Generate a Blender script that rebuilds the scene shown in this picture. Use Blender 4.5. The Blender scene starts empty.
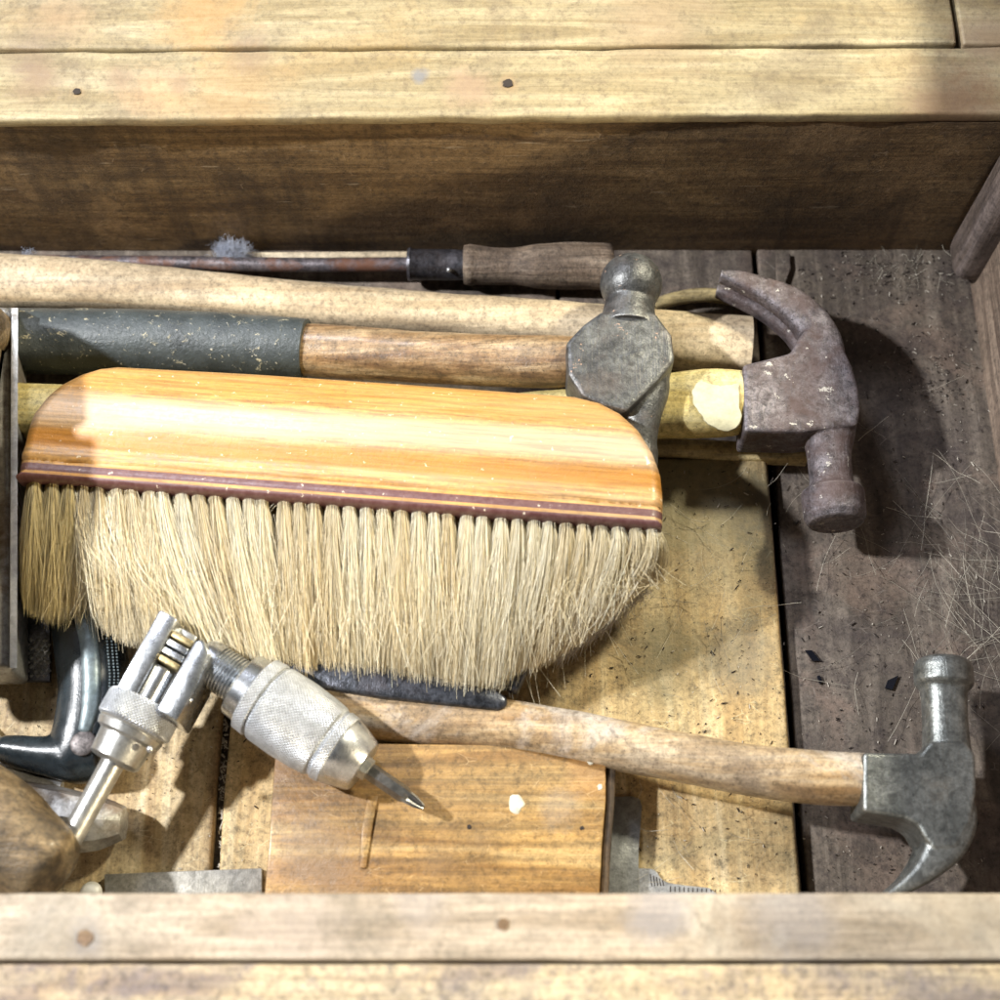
import bpy, bmesh, math, random
import numpy as np
from mathutils import Vector, Matrix, noise as mnoise
random.seed(7); rng = np.random.default_rng(7)
S = bpy.context.scene; COL = S.collection
# ------------------------------------------------------------------ camera
F = 1458.0; TH = math.radians(22.6); CZ = 0.673
cam = bpy.data.cameras.new('camera'); co = bpy.data.objects.new('camera', cam); COL.objects.link(co)
co.location = (0, 0, CZ); co.rotation_euler = (TH, 0, 0)
cam.sensor_width = 36; cam.lens = 36*F/1000; cam.clip_start = .01; cam.clip_end = 50
cam.dof.use_dof = True; cam.dof.focus_distance = .692; cam.dof.aperture_fstop = (cam.lens/1000)/.0082
S.camera = co
ct, st = math.cos(TH), math.sin(TH)
def ray(px, py):
    a, b = (px-500)/F, (500-py)/F
    return Vector((a, b*ct+st, b*st-ct))
def at(px, py, z=0.):
    d = ray(px, py); t = (z-CZ)/d.z
    return Vector((d.x*t, d.y*t, z))
def kk(px, py, z=0.):                        # metres per pixel there
    return ((z-CZ)/ray(px, py).z)/F
# ------------------------------------------------------------------ objects
def tag(o, label=None, cat=None, group=None, kind=None):
    if label: o['label'] = label
    if cat: o['category'] = cat
    if group: o['group'] = group
    if kind: o['kind'] = kind
    return o
def empty(name, loc, label, cat, group=None):
    o = bpy.data.objects.new(name, None); COL.objects.link(o); o.location = loc
    o.empty_display_size = .02
    return tag(o, label, cat, group)
def link(name, me, m, parent=None, loc=None):
    o = bpy.data.objects.new(name, me); COL.objects.link(o)
    if m: me.materials.append(m)
    if parent is not None:
        base = Vector((0, 0, 0)); p = parent
        while p is not None: base += Vector(p.location); p = p.parent
        me.transform(Matrix.Translation(-base)); o.parent = parent
    elif loc is not None:
        me.transform(Matrix.Translation(-Vector(loc))); o.location = loc
    return o
def finish(bm, angle=35):
    bmesh.ops.recalc_face_normals(bm, faces=bm.faces[:])
    for f in bm.faces: f.smooth = True
    for e in bm.edges:
        e.smooth = not (len(e.link_faces) == 2 and e.calc_face_angle(0) > math.radians(angle))
def make(name, bm, m, parent=None, loc=None, angle=35, remesh=None, smooth=0, sub=0):
    finish(bm, angle)
    me = bpy.data.meshes.new(name); bm.to_mesh(me); bm.free()
    o = link(name, me, m, parent, loc)
    if remesh:
        r = o.modifiers.new('r', 'REMESH'); r.mode = 'VOXEL'; r.voxel_size = remesh; r.use_smooth_shade = True
        if smooth:
            s = o.modifiers.new('s', 'SMOOTH'); s.factor = .5; s.iterations = smooth
    return o
# ------------------------------------------------------------------ shapes
def resample(rows, n):
    rows = np.array(rows, float); k = len(rows)
    d = np.r_[0, np.cumsum(np.maximum(1e-6, np.linalg.norm(np.diff(rows[:, :3], axis=0), axis=1)))]
    m = np.zeros_like(rows)
    for i in range(k):
        a, b = max(i-1, 0), min(i+1, k-1)
        m[i] = (rows[b]-rows[a])/(d[b]-d[a])
    out = []
    for t in np.linspace(0, d[-1], n):
        i = min(max(np.searchsorted(d, t)-1, 0), k-2); h = d[i+1]-d[i]; s = (t-d[i])/h
        out.append((2*s**3-3*s**2+1)*rows[i]+(s**3-2*s**2+s)*h*m[i]+(-2*s**3+3*s**2)*rows[i+1]+(s**3-s**2)*h*m[i+1])
    return np.array(out)
def loft(bm, pts, A, B, n=2.0, seg=28, up=Vector((0, 0, 1)), wob=0, roll=0):
    """pts world; A in-plane half width, B vertical half; superellipse exponent n"""
    uvl = bm.loops.layers.uv.verify()
    pts = [Vector(p) for p in pts]; N = len(pts); rings = []; acc = 0; V = []
    for i, p in enumerate(pts):
        t = (pts[min(i+1, N-1)]-pts[max(i-1, 0)]).normalized()
        if i: acc += (p-pts[i-1]).length
        V.append(acc)
        sd = t.cross(up).normalized(); u = sd.cross(t).normalized(); ring = []
        nn = n[i] if hasattr(n, '__len__') else n
        for j in range(seg):
            a = 2*math.pi*j/seg+roll; c, s = math.cos(a), math.sin(a)
            x = abs(c)**(2/nn)*(1 if c >= 0 else -1); y = abs(s)**(2/nn)*(1 if s >= 0 else -1)
            q = p+sd*(x*A[i])+u*(y*B[i])
            if wob: q += mnoise.noise_vector(q*70)*wob
            ring.append(bm.verts.new(q))
        rings.append(ring)
    rad = max(max(A), 1e-4)*2*math.pi
    for i in range(N-1):
        for j in range(seg):
            k = (j+1) % seg
            f = bm.faces.new((rings[i][j], rings[i][k], rings[i+1][k], rings[i+1][j]))
            for l, (uu, vv) in zip(f.loops, ((j, i), (j+1, i), (j+1, i+1), (j, i+1))):
                l[uvl].uv = (uu/seg*rad, V[vv])
    bm.faces.new(rings[0][::-1]); bm.faces.new(rings[-1])
    return bm
def loft_px(bm, rows, n=2.0, seg=28, res=24, wob=0, ends=.0):
    """rows (px,py,z,a_px,b_m): b_m None -> round"""
    R = []
    for r in rows:
        px, py, z, a, b = r; w = at(px, py, z); k = kk(px, py, z); R.append((*w, a*k, a*k if b is None else b))
    R = resample(R, res)
    if ends:                                  # rounded ends: extra rings closing in
        def cap(p, q):                        # p end row, q neighbour
            d = p[:3]-q[:3]; d /= np.linalg.norm(d); o = []
            for f in (.35, .7, .93, 1.0):
                s = math.sqrt(max(0, 1-f*f))*.85+.15*(1-f)+.02; e = p.copy(); e[:3] = p[:3]+d*ends*f; e[3:] = p[3:]*s; o.append(e)
            return o
        R = np.array(cap(R[0], R[1])[::-1]+list(R)+cap(R[-1], R[-2]))
    return loft(bm, [r[:3] for r in R], [max(r[3], 1e-5) for r in R], [max(r[4], 1e-5) for r in R], n, seg, wob=wob)
def lathe_px(bm, A, B, prof, zA, zB, seg=48, n=2.0):
    """axis from pixel A (z zA) to B (z zB); prof (t_px along, r_px); sharp steps kept"""
    a, b = at(*A, zA), at(*B, zB); L = math.hypot(B[0]-A[0], B[1]-A[1]); k = (kk(*A, zA)+kk(*B, zB))/2
    P = [a+(b-a)*(t/L) for t, r in prof]
    for i in range(1, len(P)):
        if (P[i]-P[i-1]).length < 1e-6: P[i] = P[i-1]+(b-a).normalized()*2e-5
    R = [max(r*k, 2e-5) for t, r in prof]
    # keep tangent constant
    return loft(bm, P, R, R, n, seg)
def prism(bm, top, th, bevel=0, seg=3, wob=0, sub=0):
    """top: world points of the top outline; extruded down by th"""
    tmp = bmesh.new(); vs = [tmp.verts.new(p) for p in top]; f = tmp.faces.new(vs)
    r = bmesh.ops.extrude_face_region(tmp, geom=[f])
    for v in [g for g in r['geom'] if isinstance(g, bmesh.types.BMVert)]: v.co.z -= th
    bmesh.ops.recalc_face_normals(tmp, faces=tmp.faces[:])
    if bevel:
        es = [e for e in tmp.edges if len(e.link_faces) == 2 and e.calc_face_angle(0) > .6]
        bmesh.ops.bevel(tmp, geom=es, offset=bevel, segments=seg, affect='EDGES', profile=.5, clamp_overlap=True)
    me = bpy.data.meshes.new('t'); tmp.to_mesh(me); tmp.free(); bm.from_mesh(me); bpy.data.meshes.remove(me)
    return bm
def prism_px(bm, out, z, th, bevel=0, seg=3):
    return prism(bm, [at(x, y, z) for x, y in out], th, bevel, seg)
def smooth_outline(pts, it=2):
    for _ in range(it):
        q = []
        for i in range(len(pts)):
            a, b = pts[i], pts[(i+1) % len(pts)]
            q += [(a[0]*.75+b[0]*.25, a[1]*.75+b[1]*.25), (a[0]*.25+b[0]*.75, a[1]*.25+b[1]*.75)]
        pts = q
    return pts
def plank(x0, x1, y0, y1, z0, z1, bevel=.0012, div=26, wob=.0006, seed=0):
    """a board in world metres, slightly uneven edges"""
    bm = bmesh.new(); nx = max(2, int((x1-x0)/.01)); ny = max(2, int((y1-y0)/.01))
    nx, ny = min(nx, 60), min(ny, 60)
    bmesh.ops.create_grid(bm, x_segments=nx, y_segments=ny, size=.5)
    for v in bm.verts: v.co = Vector((x0+(v.co.x+.5)*(x1-x0), y0+(v.co.y+.5)*(y1-y0), z1))
    r = bmesh.ops.extrude_face_region(bm, geom=bm.faces[:])
    top = set()
    for g in r['geom']:
        if isinstance(g, bmesh.types.BMVert): g.co.z = z0
    bmesh.ops.recalc_face_normals(bm, faces=bm.faces[:])
    es = [e for e in bm.edges if len(e.link_faces) == 2 and e.calc_face_angle(0) > .6]
    bmesh.ops.bevel(bm, geom=es, offset=bevel, segments=3, affect='EDGES', profile=.5)
    for v in bm.verts:
        q = v.co*45+Vector((seed, seed*2, 0)); v.co += mnoise.noise_vector(q)*wob + mnoise.noise_vector(q*4)*wob*.35
    return bm
def strands(name, P, rad, m, parent=None, col=None, loc=None):
    """P (N,K,3) world points -> one mesh of 3-sided strands"""
    N, K, _ = P.shape
    T = np.gradient(P, axis=1); T /= np.linalg.norm(T, axis=2, keepdims=True)+1e-12
    ref = np.array([.31, .12, .94]); Sd = np.cross(T, ref); Sd /= np.linalg.norm(Sd, axis=2, keepdims=True)+1e-12
    Up = np.cross(Sd, T)
    rr = np.asarray(rad).reshape(-1, 1)*np.linspace(1, .7, K)[None, :]
    V = np.zeros((N, K, 3, 3)); ph = rng.random((N, 1))*6.28
    for j in range(3):
        a = ph+j*2*math.pi/3
        V[:, :, j] = P+Sd*(np.cos(a)[..., None]*rr[..., None])+Up*(np.sin(a)[..., None]*rr[..., None])
    idx = np.arange(N*K*3).reshape(N, K, 3); q = []
    for j in range(3):
        k = (j+1) % 3
        q.append(np.stack([idx[:, :-1, j], idx[:, :-1, k], idx[:, 1:, k], idx[:, 1:, j]], -1).reshape(-1, 4))
    q = np.concatenate(q)
    base = Vector((0, 0, 0)); p = parent
    while p is not None: base += Vector(p.location); p = p.parent
    if loc is not None: base = Vector(loc)
    V = V.reshape(-1, 3)-np.array(base)
    me = bpy.data.meshes.new(name); me.vertices.add(len(V)); me.vertices.foreach_set('co', V.ravel())
    me.loops.add(q.size); me.loops.foreach_set('vertex_index', q.ravel().astype(np.int32))
    me.polygons.add(len(q)); me.polygons.foreach_set('loop_start', np.arange(0, q.size, 4, dtype=np.int32))
    me.polygons.foreach_set('use_smooth', np.ones(len(q), bool))
    me.update(); me.validate()
    if col is not None:
        a = me.color_attributes.new('hair', 'FLOAT_COLOR', 'POINT')
        C = np.ones((N, K, 3, 4)); C[..., :3] = col[:, :, None, :]
        a.data.foreach_set('color', C.ravel())
    me.materials.append(m)
    o = bpy.data.objects.new(name, me); COL.objects.link(o)
    if parent: o.parent = parent
    if loc is not None: o.location = loc
    return o
# ------------------------------------------------------------------ materials
class NT:
    def __init__(s, name):
        s.m = bpy.data.materials.new(name); s.m.use_nodes = True; s.t = s.m.node_tree; s.n = s.t.nodes; s.l = s.t.links
        s.b = s.n['Principled BSDF']
    def node(s, typ, **kw):
        n = s.n.new(typ)
        for k, v in kw.items(): setattr(n, k, v)
        return n
    def set(s, sock, v):
        if isinstance(v, bpy.types.NodeSocket): s.l.new(v, sock)
        elif isinstance(v, (tuple, list)) and len(v) == 3 and sock.type == 'RGBA': sock.default_value = (*v, 1)
        else: sock.default_value = v
    def coord(s, kind='Object', scale=(1, 1, 1), loc=(0, 0, 0), rot=(0, 0, 0)):
        c = s.node('ShaderNodeTexCoord'); mp = s.node('ShaderNodeMapping')
        s.l.new(c.outputs[kind], mp.inputs[0]); mp.inputs[1].default_value = loc; mp.inputs[2].default_value = rot; mp.inputs[3].default_value = scale
        return mp.outputs[0]
    def noise(s, vec, scale, detail=5, rough=.6, dist=0):
        n = s.node('ShaderNodeTexNoise'); s.l.new(vec, n.inputs['Vector']); n.inputs['Scale'].default_value = scale
        n.inputs['Detail'].default_value = detail; n.inputs['Roughness'].default_value = rough; n.inputs['Distortion'].default_value = dist
        return n.outputs['Fac']
    def ramp(s, f, stops):
        r = s.node('ShaderNodeValToRGB'); s.l.new(f, r.inputs[0]); e = r.color_ramp.elements
        while len(e) < len(stops): e.new(.5)
        for x, (p, c) in zip(e, stops):
            x.position = p; x.color = (*c, 1) if isinstance(c, tuple) else (c, c, c, 1)
        return r.outputs[0]
    def mix(s, f, a, b, mode='MIX'):
        n = s.node('ShaderNodeMix', data_type='RGBA', blend_type=mode)
        s.set(n.inputs[0], f); s.set(n.inputs[6], a); s.set(n.inputs[7], b); return n.outputs[2]
    def math(s, op, a, b=0.):
        n = s.node('ShaderNodeMath', operation=op); s.set(n.inputs[0], a); s.set(n.inputs[1], b); return n.outputs[0]
    def bump(s, h, strength=.3, dist=.001, nrm=None):
        n = s.node('ShaderNodeBump'); s.l.new(h, n.inputs['Height']); n.inputs['Strength'].default_value = strength
        n.inputs['Distance'].default_value = dist
        if nrm: s.l.new(nrm, n.inputs['Normal'])
        return n.outputs[0]
def wood(name, dark, mid, light, axis='X', seed=0., g=1., stain=(.03, .02, .012), stain_amt=.5, stain_scale=14, speck=.5, rough=.6,
         bump=.4, rotz=0., patch=None, patch_scale=9, patch_t=(.5, .6), coat=0., scratch=0., coatr=.2, grain=1., fine=1., spots=None, spz=.009, drip=0., micro=.8):
    m = NT(name); lo = {'X': (.09, 1, 1), 'Y': (1, .09, 1), 'Z': (1, 1, .09)}[axis]
    base = m.coord('Object', (1, 1, 1), (seed*1.3, seed*.7, seed*.31), (0, 0, rotz))
    mp = m.node('ShaderNodeMapping'); m.l.new(base, mp.inputs[0]); mp.inputs[3].default_value = lo; gv = mp.outputs[0]
    mp2 = m.node('ShaderNodeMapping'); m.l.new(base, mp2.inputs[0]); mp2.inputs[3].default_value = tuple(x if x == 1 else .025 for x in lo); fv = mp2.outputs[0]
    g1 = m.noise(gv, 75*g, 5, .6, 1.2); g2 = m.noise(fv, 620*g*fine, 3, .7)
    c = m.ramp(g1, [(.36, dark), (.5, mid), (.64, light)])
    c = m.mix(.55*grain, c, m.ramp(g2, [(.36, .35), (.58, 1.0)]), 'MULTIPLY')
    if patch:
        pn = m.noise(base, patch_scale, 6, .62, .6)
        c = m.mix(m.ramp(pn, [(patch_t[0], 0.), (patch_t[1], .85)]), c, patch)
    s1 = m.noise(base, stain_scale, 8, .68, .5)
    c = m.mix(m.ramp(s1, [(.46, 0.), (.64, stain_amt)]), c, stain)
    mid_n = m.noise(base, 160, 6, .75)
    c = m.mix(m.ramp(mid_n, [(.52, 0.), (.70, min(1, stain_amt*1.1))]), c, stain)
    mc = m.noise(base, 330, 8, .8, .3); c = m.mix(micro, c, m.ramp(mc, [(.38, .42), (.47, .88), (.60, 1.22)]), 'MULTIPLY')
    sp = m.noise(base, 900, 3, .6)
    c = m.mix(m.ramp(sp, [(.63, 0.), (.70, speck)]), c, tuple(x*.5 for x in stain))
    if scratch:
        v = m.node('ShaderNodeTexVoronoi'); v.feature = 'DISTANCE_TO_EDGE'
        mp3 = m.node('ShaderNodeMapping'); m.l.new(base, mp3.inputs[0]); mp3.inputs[3].default_value = (.35, 1, 1); mp3.inputs[2].default_value = (0, 0, .5)
        m.l.new(mp3.outputs[0], v.inputs['Vector']); v.inputs['Scale'].default_value = 210
        sel = m.noise(base, 120, 2, .5)
        k = m.math('MULTIPLY', m.ramp(v.outputs['Distance'], [(0., 1.), (.02, 0.)]), m.ramp(sel, [(.56, 0.), (.62, 1.)]))
        c = m.mix(m.math('MULTIPLY', k, scratch), c, tuple(min(1, x*1.5+.15) for x in light))
    if drip:
        dv = m.node('ShaderNodeMapping'); m.l.new(base, dv.inputs[0]); dv.inputs[3].default_value = (1, 1, .07); dn = m.math('ADD', m.noise(dv.outputs[0], 80, 6, .7, .2), m.math('MULTIPLY', m.math('SUBTRACT', m.noise(base, 7, 3, .5), .5), .5))
        c = m.mix(m.ramp(dn, [(.54, 0.), (.66, drip)]), c, tuple(x*1. for x in stain))
        hv = m.node('ShaderNodeMapping'); m.l.new(base, hv.inputs[0]); hv.inputs[3].default_value = (.12, 1, 1); hn = m.noise(hv.outputs[0], 260, 3, .6, .2)
        c = m.mix(m.ramp(hn, [(.68, 0.), (.74, .6)]), c, (.34, .28, .2))
    if spots:
        for (sx0, sy0, sr, amt, scol) in spots:
            pt = at(sx0, sy0, spz)
            tcn = m.node('ShaderNodeNewGeometry'); d = m.node('ShaderNodeVectorMath', operation='DISTANCE')
            wn_ = m.node('ShaderNodeVectorMath', operation='MULTIPLY'); wn_.inputs[1].default_value = (1, 1, 0); m.l.new(tcn.outputs['Position'], wn_.inputs[0])
            m.l.new(wn_.outputs[0], d.inputs[0]); d.inputs[1].default_value = (pt.x, pt.y, 0)
            f = m.math('ADD', m.math('DIVIDE', d.outputs['Value'], sr*.00047), m.math('MULTIPLY', m.math('SUBTRACT', s1, .5), 2.6))
            f = m.math('ADD', f, m.math('MULTIPLY', m.math('SUBTRACT', mid_n, .5), 1.2))
            c = m.mix(m.ramp(f, [(.35, amt), (1., 0.)]), c, scol)
    m.set(m.b.inputs['Base Color'], c)
    rr = m.ramp(mid_n, [(.3, max(0, rough-.12)), (.7, min(1, rough+.15))]); m.set(m.b.inputs['Roughness'], rr)
    h = m.math('ADD', m.math('MULTIPLY', g2, .6*grain), m.math('ADD', m.math('MULTIPLY', mid_n, .9), m.math('MULTIPLY', sp, .35)))
    m.set(m.b.inputs['Normal'], m.bump(h, bump, .0012))
    if coat:
        m.b.inputs['Coat Weight'].default_value = coat; m.b.inputs['Coat Roughness'].default_value = coatr
    return m.m
def metal(name, c1, c2, rust=(.10, .045, .025), rust_amt=.5, rust_t=(.5, .65), metallic=.8, rough=.4, bump=.25, seed=0., scale=45, pale=None, pale_t=(.66, .7), knurl=None, scratch=.5, pits=.5, edge=None, micro=.75):
    m = NT(name); base = m.coord('Object', (1, 1, 1), (seed, seed*.6, seed*.2))
    n1 = m.noise(base, scale, 8, .65, .3); n2 = m.noise(base, scale*6, 5, .7); n3 = m.noise(base, 1300, 2, .5)
    c = m.ramp(n1, [(.38, c1), (.62, c2)])
    c = m.mix(m.ramp(n2, [(.45, 0.), (.7, .5)]), c, tuple(x*.55 for x in c1))
    mc = m.noise(base, 260, 8, .8, .5); c = m.mix(micro, c, m.ramp(mc, [(.40, .25), (.48, .85), (.58, 1.6)]), 'MULTIPLY')
    pt_ = m.noise(base, 520, 2, .5); c = m.mix(m.ramp(pt_, [(.68, 0.), (.71, micro)]), c, tuple(x*.25 for x in c1))
    rn = m.noise(m.coord('Object', (1, 1, 1), (seed+3, seed, 1)), scale*.8, 8, .7, .4)
    rm = m.ramp(rn, [(rust_t[0], 0.), (rust_t[1], rust_amt)]); c = m.mix(rm, c, rust)
    if pale:
        pn = m.noise(base, 150, 5, .7); pm = m.ramp(pn, [(pale_t[0], 0.), (pale_t[1], .9)]); c = m.mix(pm, c, pale)
        rm2 = m.math('MAXIMUM', rm, pm)
    else: rm2 = rm
    mp = m.node('ShaderNodeMapping'); m.l.new(base, mp.inputs[0]); mp.inputs[3].default_value = (1, .03, 1); mp.inputs[2].default_value = (0, 0, .7)
    sc = m.noise(mp.outputs[0], 900, 2, .6)
    if edge:
        gn = m.node('ShaderNodeNewGeometry'); c = m.mix(m.math('MULTIPLY', m.ramp(gn.outputs['Pointiness'], [(.515, 0.), (.56, 1.)]), m.ramp(n2, [(.4, .3), (.6, 1.)])), c, edge)
    m.set(m.b.inputs['Base Color'], c)
    m.set(m.b.inputs['Metallic'], m.math('MULTIPLY', m.math('SUBTRACT', 1., m.math('MULTIPLY', rm2, .8)), metallic))
    r = m.math('ADD', m.math('MULTIPLY', n2, .25), rough-.12); r = m.math('ADD', r, m.math('MULTIPLY', rm2, .3)); m.set(m.b.inputs['Roughness'], r)
    h = m.math('ADD', m.math('MULTIPLY', n2, 1.), m.math('ADD', m.math('MULTIPLY', n3, pits), m.math('MULTIPLY', sc, scratch)))
    nb = m.bump(h, bump, .0008)
    if knurl:
        uv = m.coord('UV'); sx = m.node('ShaderNodeSeparateXYZ'); m.l.new(uv, sx.inputs[0]); u, v = sx.outputs[0], sx.outputs[1]
        p = math.pi/knurl
        a = m.math('ABSOLUTE', m.math('SINE', m.math('MULTIPLY', m.math('ADD', u, v), p)))
        b = m.math('ABSOLUTE', m.math('SINE', m.math('MULTIPLY', m.math('SUBTRACT', u, v), p)))
        kn = m.math('MINIMUM', a, b); nb = m.bump(kn, .7, .0008, nb)
        c2_ = m.mix(m.ramp(kn, [(.0, .35), (.5, 1.)]), c, (0, 0, 0)); c3 = m.mix(1., c, m.ramp(kn, [(.0, .45), (.4, 1.)]), 'MULTIPLY')
        m.set(m.b.inputs['Base Color'], c3)
    m.set(m.b.inputs['Normal'], nb)
    return m.m
def plain(name, col, rough=.6, metallic=0., bump=0.):
    m = NT(name); base = m.coord(); n = m.noise(base, 200, 5, .65)
    m.set(m.b.inputs['Base Color'], m.mix(m.ramp(n, [(.35, 0.), (.7, .6)]), col, tuple(x*.5 for x in col)))
    m.b.inputs['Roughness'].default_value = rough; m.b.inputs['Metallic'].default_value = metallic
    if bump: m.set(m.b.inputs['Normal'], m.bump(n, bump, .001))
    return m.m
M = {}; WT0 = .1165
M['floor_right'] = wood('dirty floorboard', (.072, .056, .042), (.13, .104, .080), (.21, .172, .135), 'Y', 1., stain=(.045, .033, .03), stain_amt=.75, stain_scale=22, speck=.9, rough=.7, bump=.5, patch=(.20, .145, .11), patch_scale=24, patch_t=(.52, .64), scratch=.3, grain=.22)
M['floor_pale'] = wood('pale floorboard', (.42, .28, .12), (.56, .40, .19), (.68, .53, .30), 'Y', 4., stain=(.10, .085, .05), stain_amt=.6, stain_scale=13, speck=.95, rough=.62, bump=.35, patch=(.30, .25, .13), patch_scale=11, patch_t=(.50, .66), scratch=.35, grain=.4, spots=[(700, 500, 120, .75, (.17, .15, .08)), (765, 500, 60, .8, (.10, .085, .05)), (665, 650, 50, .7, (.13, .115, .06)), (730, 655, 45, .6, (.15, .14, .10)), (600, 600, 60, .6, (.14, .12, .06))])  # upper spots are dirt; lower ones put the brush's shadow into the colour
M['floor_left'] = wood('worn pale floorboard', (.38, .26, .13), (.52, .39, .21), (.64, .52, .33), 'Y', 9., stain=(.10, .07, .04), stain_amt=.55, stain_scale=18, speck=.6, rough=.65, bump=.4, grain=.5, scratch=.3)
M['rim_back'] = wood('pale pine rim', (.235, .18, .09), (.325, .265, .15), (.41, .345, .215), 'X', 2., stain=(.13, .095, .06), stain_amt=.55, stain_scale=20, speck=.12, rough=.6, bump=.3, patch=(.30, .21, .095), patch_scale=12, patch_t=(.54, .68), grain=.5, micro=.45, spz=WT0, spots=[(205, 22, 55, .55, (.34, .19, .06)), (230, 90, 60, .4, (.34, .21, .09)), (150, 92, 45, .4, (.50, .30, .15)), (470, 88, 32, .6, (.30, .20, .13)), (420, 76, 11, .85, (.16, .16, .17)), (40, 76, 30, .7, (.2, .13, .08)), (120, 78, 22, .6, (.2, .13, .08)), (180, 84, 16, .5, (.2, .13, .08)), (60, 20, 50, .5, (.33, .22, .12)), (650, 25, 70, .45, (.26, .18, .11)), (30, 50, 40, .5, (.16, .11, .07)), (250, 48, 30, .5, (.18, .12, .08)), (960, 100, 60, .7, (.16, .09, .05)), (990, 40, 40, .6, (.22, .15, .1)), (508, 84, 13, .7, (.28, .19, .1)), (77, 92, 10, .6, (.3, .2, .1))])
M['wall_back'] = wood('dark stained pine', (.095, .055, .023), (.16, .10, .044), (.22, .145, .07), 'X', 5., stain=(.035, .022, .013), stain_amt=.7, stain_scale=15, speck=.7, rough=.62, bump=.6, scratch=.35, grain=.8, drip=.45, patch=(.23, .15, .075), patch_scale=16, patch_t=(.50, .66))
M['rim_front'] = wood('greyed pine rim', (.30, .235, .165), (.44, .355, .265), (.54, .45, .35), 'X', 7., stain=(.15, .13, .10), stain_amt=.5, stain_scale=18, speck=.5, rough=.65, bump=.4, patch=(.46, .40, .32), patch_scale=14, grain=.8, micro=.4, spz=WT0, spots=[(85, 938, 26, .7, (.20, .19, .19)), (660, 912, 30, .5, (.25, .25, .28)), (800, 915, 40, .5, (.26, .24, .24)), (300, 935, 60, .4, (.48, .40, .34)), (960, 900, 60, .4, (.34, .27, .18)), (420, 900, 30, .4, (.26, .24, .24))])
M['rim_front_b'] = wood('yellowed pine rim', (.33, .24, .15), (.48, .38, .24), (.58, .48, .32), 'X', 13., stain=(.10, .09, .12), stain_amt=.6, stain_scale=25, speck=.5, rough=.65, bump=.4, grain=.8)
M['post'] = wood('grey corner batten', (.10, .075, .06), (.17, .13, .11), (.25, .2, .18), 'Z', 3., stain=(.04, .03, .03), stain_amt=.6, rough=.55, bump=.5)
M['side'] = wood('side wall wood', (.16, .11, .08), (.26, .19, .14), (.36, .27, .2), 'Y', 8., stain_amt=.5, rough=.65)
M['haft'] = wood('pale ash haft', (.48, .36, .22), (.60, .48, .32), (.68, .57, .40), 'X', 3., stain=(.20, .15, .10), stain_amt=.45, stain_scale=25, speck=.8, rough=.6, bump=.3, grain=.4)
M['yellow'] = wood('yellowed ash handle', (.50, .38, .12), (.64, .52, .22), (.72, .62, .32), 'X', 6., stain=(.16, .12, .05), stain_amt=.5, stain_scale=28, speck=.9, rough=.55, bump=.3, grain=.45)
M['peen_wood'] = wood('varnished hickory', (.17, .09, .04), (.31, .19, .09), (.46, .33, .19), 'X', 2.5, stain=(.06, .04, .025), stain_amt=.55, stain_scale=30, speck=.8, rough=.45, bump=.35, g=1.2, coat=.2, grain=.9)
M['driver_wood'] = wood('weathered turned handle', (.16, .11, .07), (.29, .21, .145), (.44, .345, .25), 'X', 5.5, stain=(.05, .035, .03), stain_amt=.6, speck=.8, rough=.65, bump=.8, g=1.4, grain=1.2)
M['low_wood'] = wood('grimy hickory handle', (.30, .18, .08), (.47, .33, .18), (.60, .48, .33), 'X', 1.5, stain=(.13, .09, .06), stain_amt=.65, stain_scale=20, speck=.7, rough=.45, bump=.3, patch=(.50, .45, .40), patch_scale=22, patch_t=(.56, .66), coat=.25, grain=.7)
M['block'] = wood('orange pine offcut', (.28, .145, .04), (.44, .26, .085), (.56, .38, .16), 'X', 4.2, stain=(.14, .08, .03), stain_amt=.4, stain_scale=12, speck=.5, rough=.5, bump=.45, g=.8, fine=.55, coat=.1, grain=1.3, scratch=.3, spz=.033, spots=[(320, 850, 42, .6, (.16, .10, .05)), (350, 890, 30, .4, (.2, .12, .06)), (480, 840, 20, .4, (.22, .15, .08)), (560, 805, 22, .35, (.3, .26, .22)), (590, 770, 30, .35, (.36, .17, .06)), (280, 760, 30, .5, (.2, .1, .04)), (440, 860, 26, .35, (.25, .16, .08))])
M['edge_wood'] = wood('dark worn edge', (.05, .03, .015), (.12, .075, .035), (.24, .15, .07), 'Y', 19, stain_amt=.6, rough=.7)
M['grip_wood'] = wood('worn beech grip', (.09, .06, .028), (.19, .13, .065), (.32, .235, .13), 'X', 11, stain=(.04, .028, .015), stain_amt=.9, stain_scale=22, speck=.6, rough=.5, bump=.5, coat=.1)
M['stick'] = wood('thin pale stick', (.42, .30, .12), (.52, .40, .18), (.60, .48, .25), 'X', 14, stain_amt=.4, rough=.6)
M['steel_dark'] = metal('forged steel', (.07, .07, .07), (.17, .172, .165), rust=(.16, .10, .07), rust_amt=.45, rust_t=(.5, .75), rough=.42, seed=2, pale=(.42, .28, .2), pale_t=(.65, .665), metallic=.6, edge=(.42, .41, .39), bump=.4, micro=.5)
M['steel_rusty'] = metal('rusted steel', (.085, .075, .082), (.19, .17, .18), rust=(.085, .05, .042), rust_amt=.75, rust_t=(.42, .6), rough=.5, seed=5, pale=(.5, .47, .42), pale_t=(.64, .655), metallic=.5, bump=.6, edge=(.36, .33, .33))
M['steel_green'] = metal('aged grey steel', (.17, .18, .17), (.32, .33, .31), rust=(.22, .16, .09), rust_amt=.4, rust_t=(.56, .75), rough=.38, seed=8, metallic=.75, pale=(.42, .36, .24), pale_t=(.70, .76), edge=(.5, .5, .48), bump=.35, micro=.5)
M['chrome'] = metal('worn nickel plate', (.46, .48, .50), (.70, .72, .75), rust=(.28, .22, .14), rust_amt=.4, rust_t=(.55, .72), rough=.28, seed=3, metallic=.97, bump=.10, micro=.22)
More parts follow.
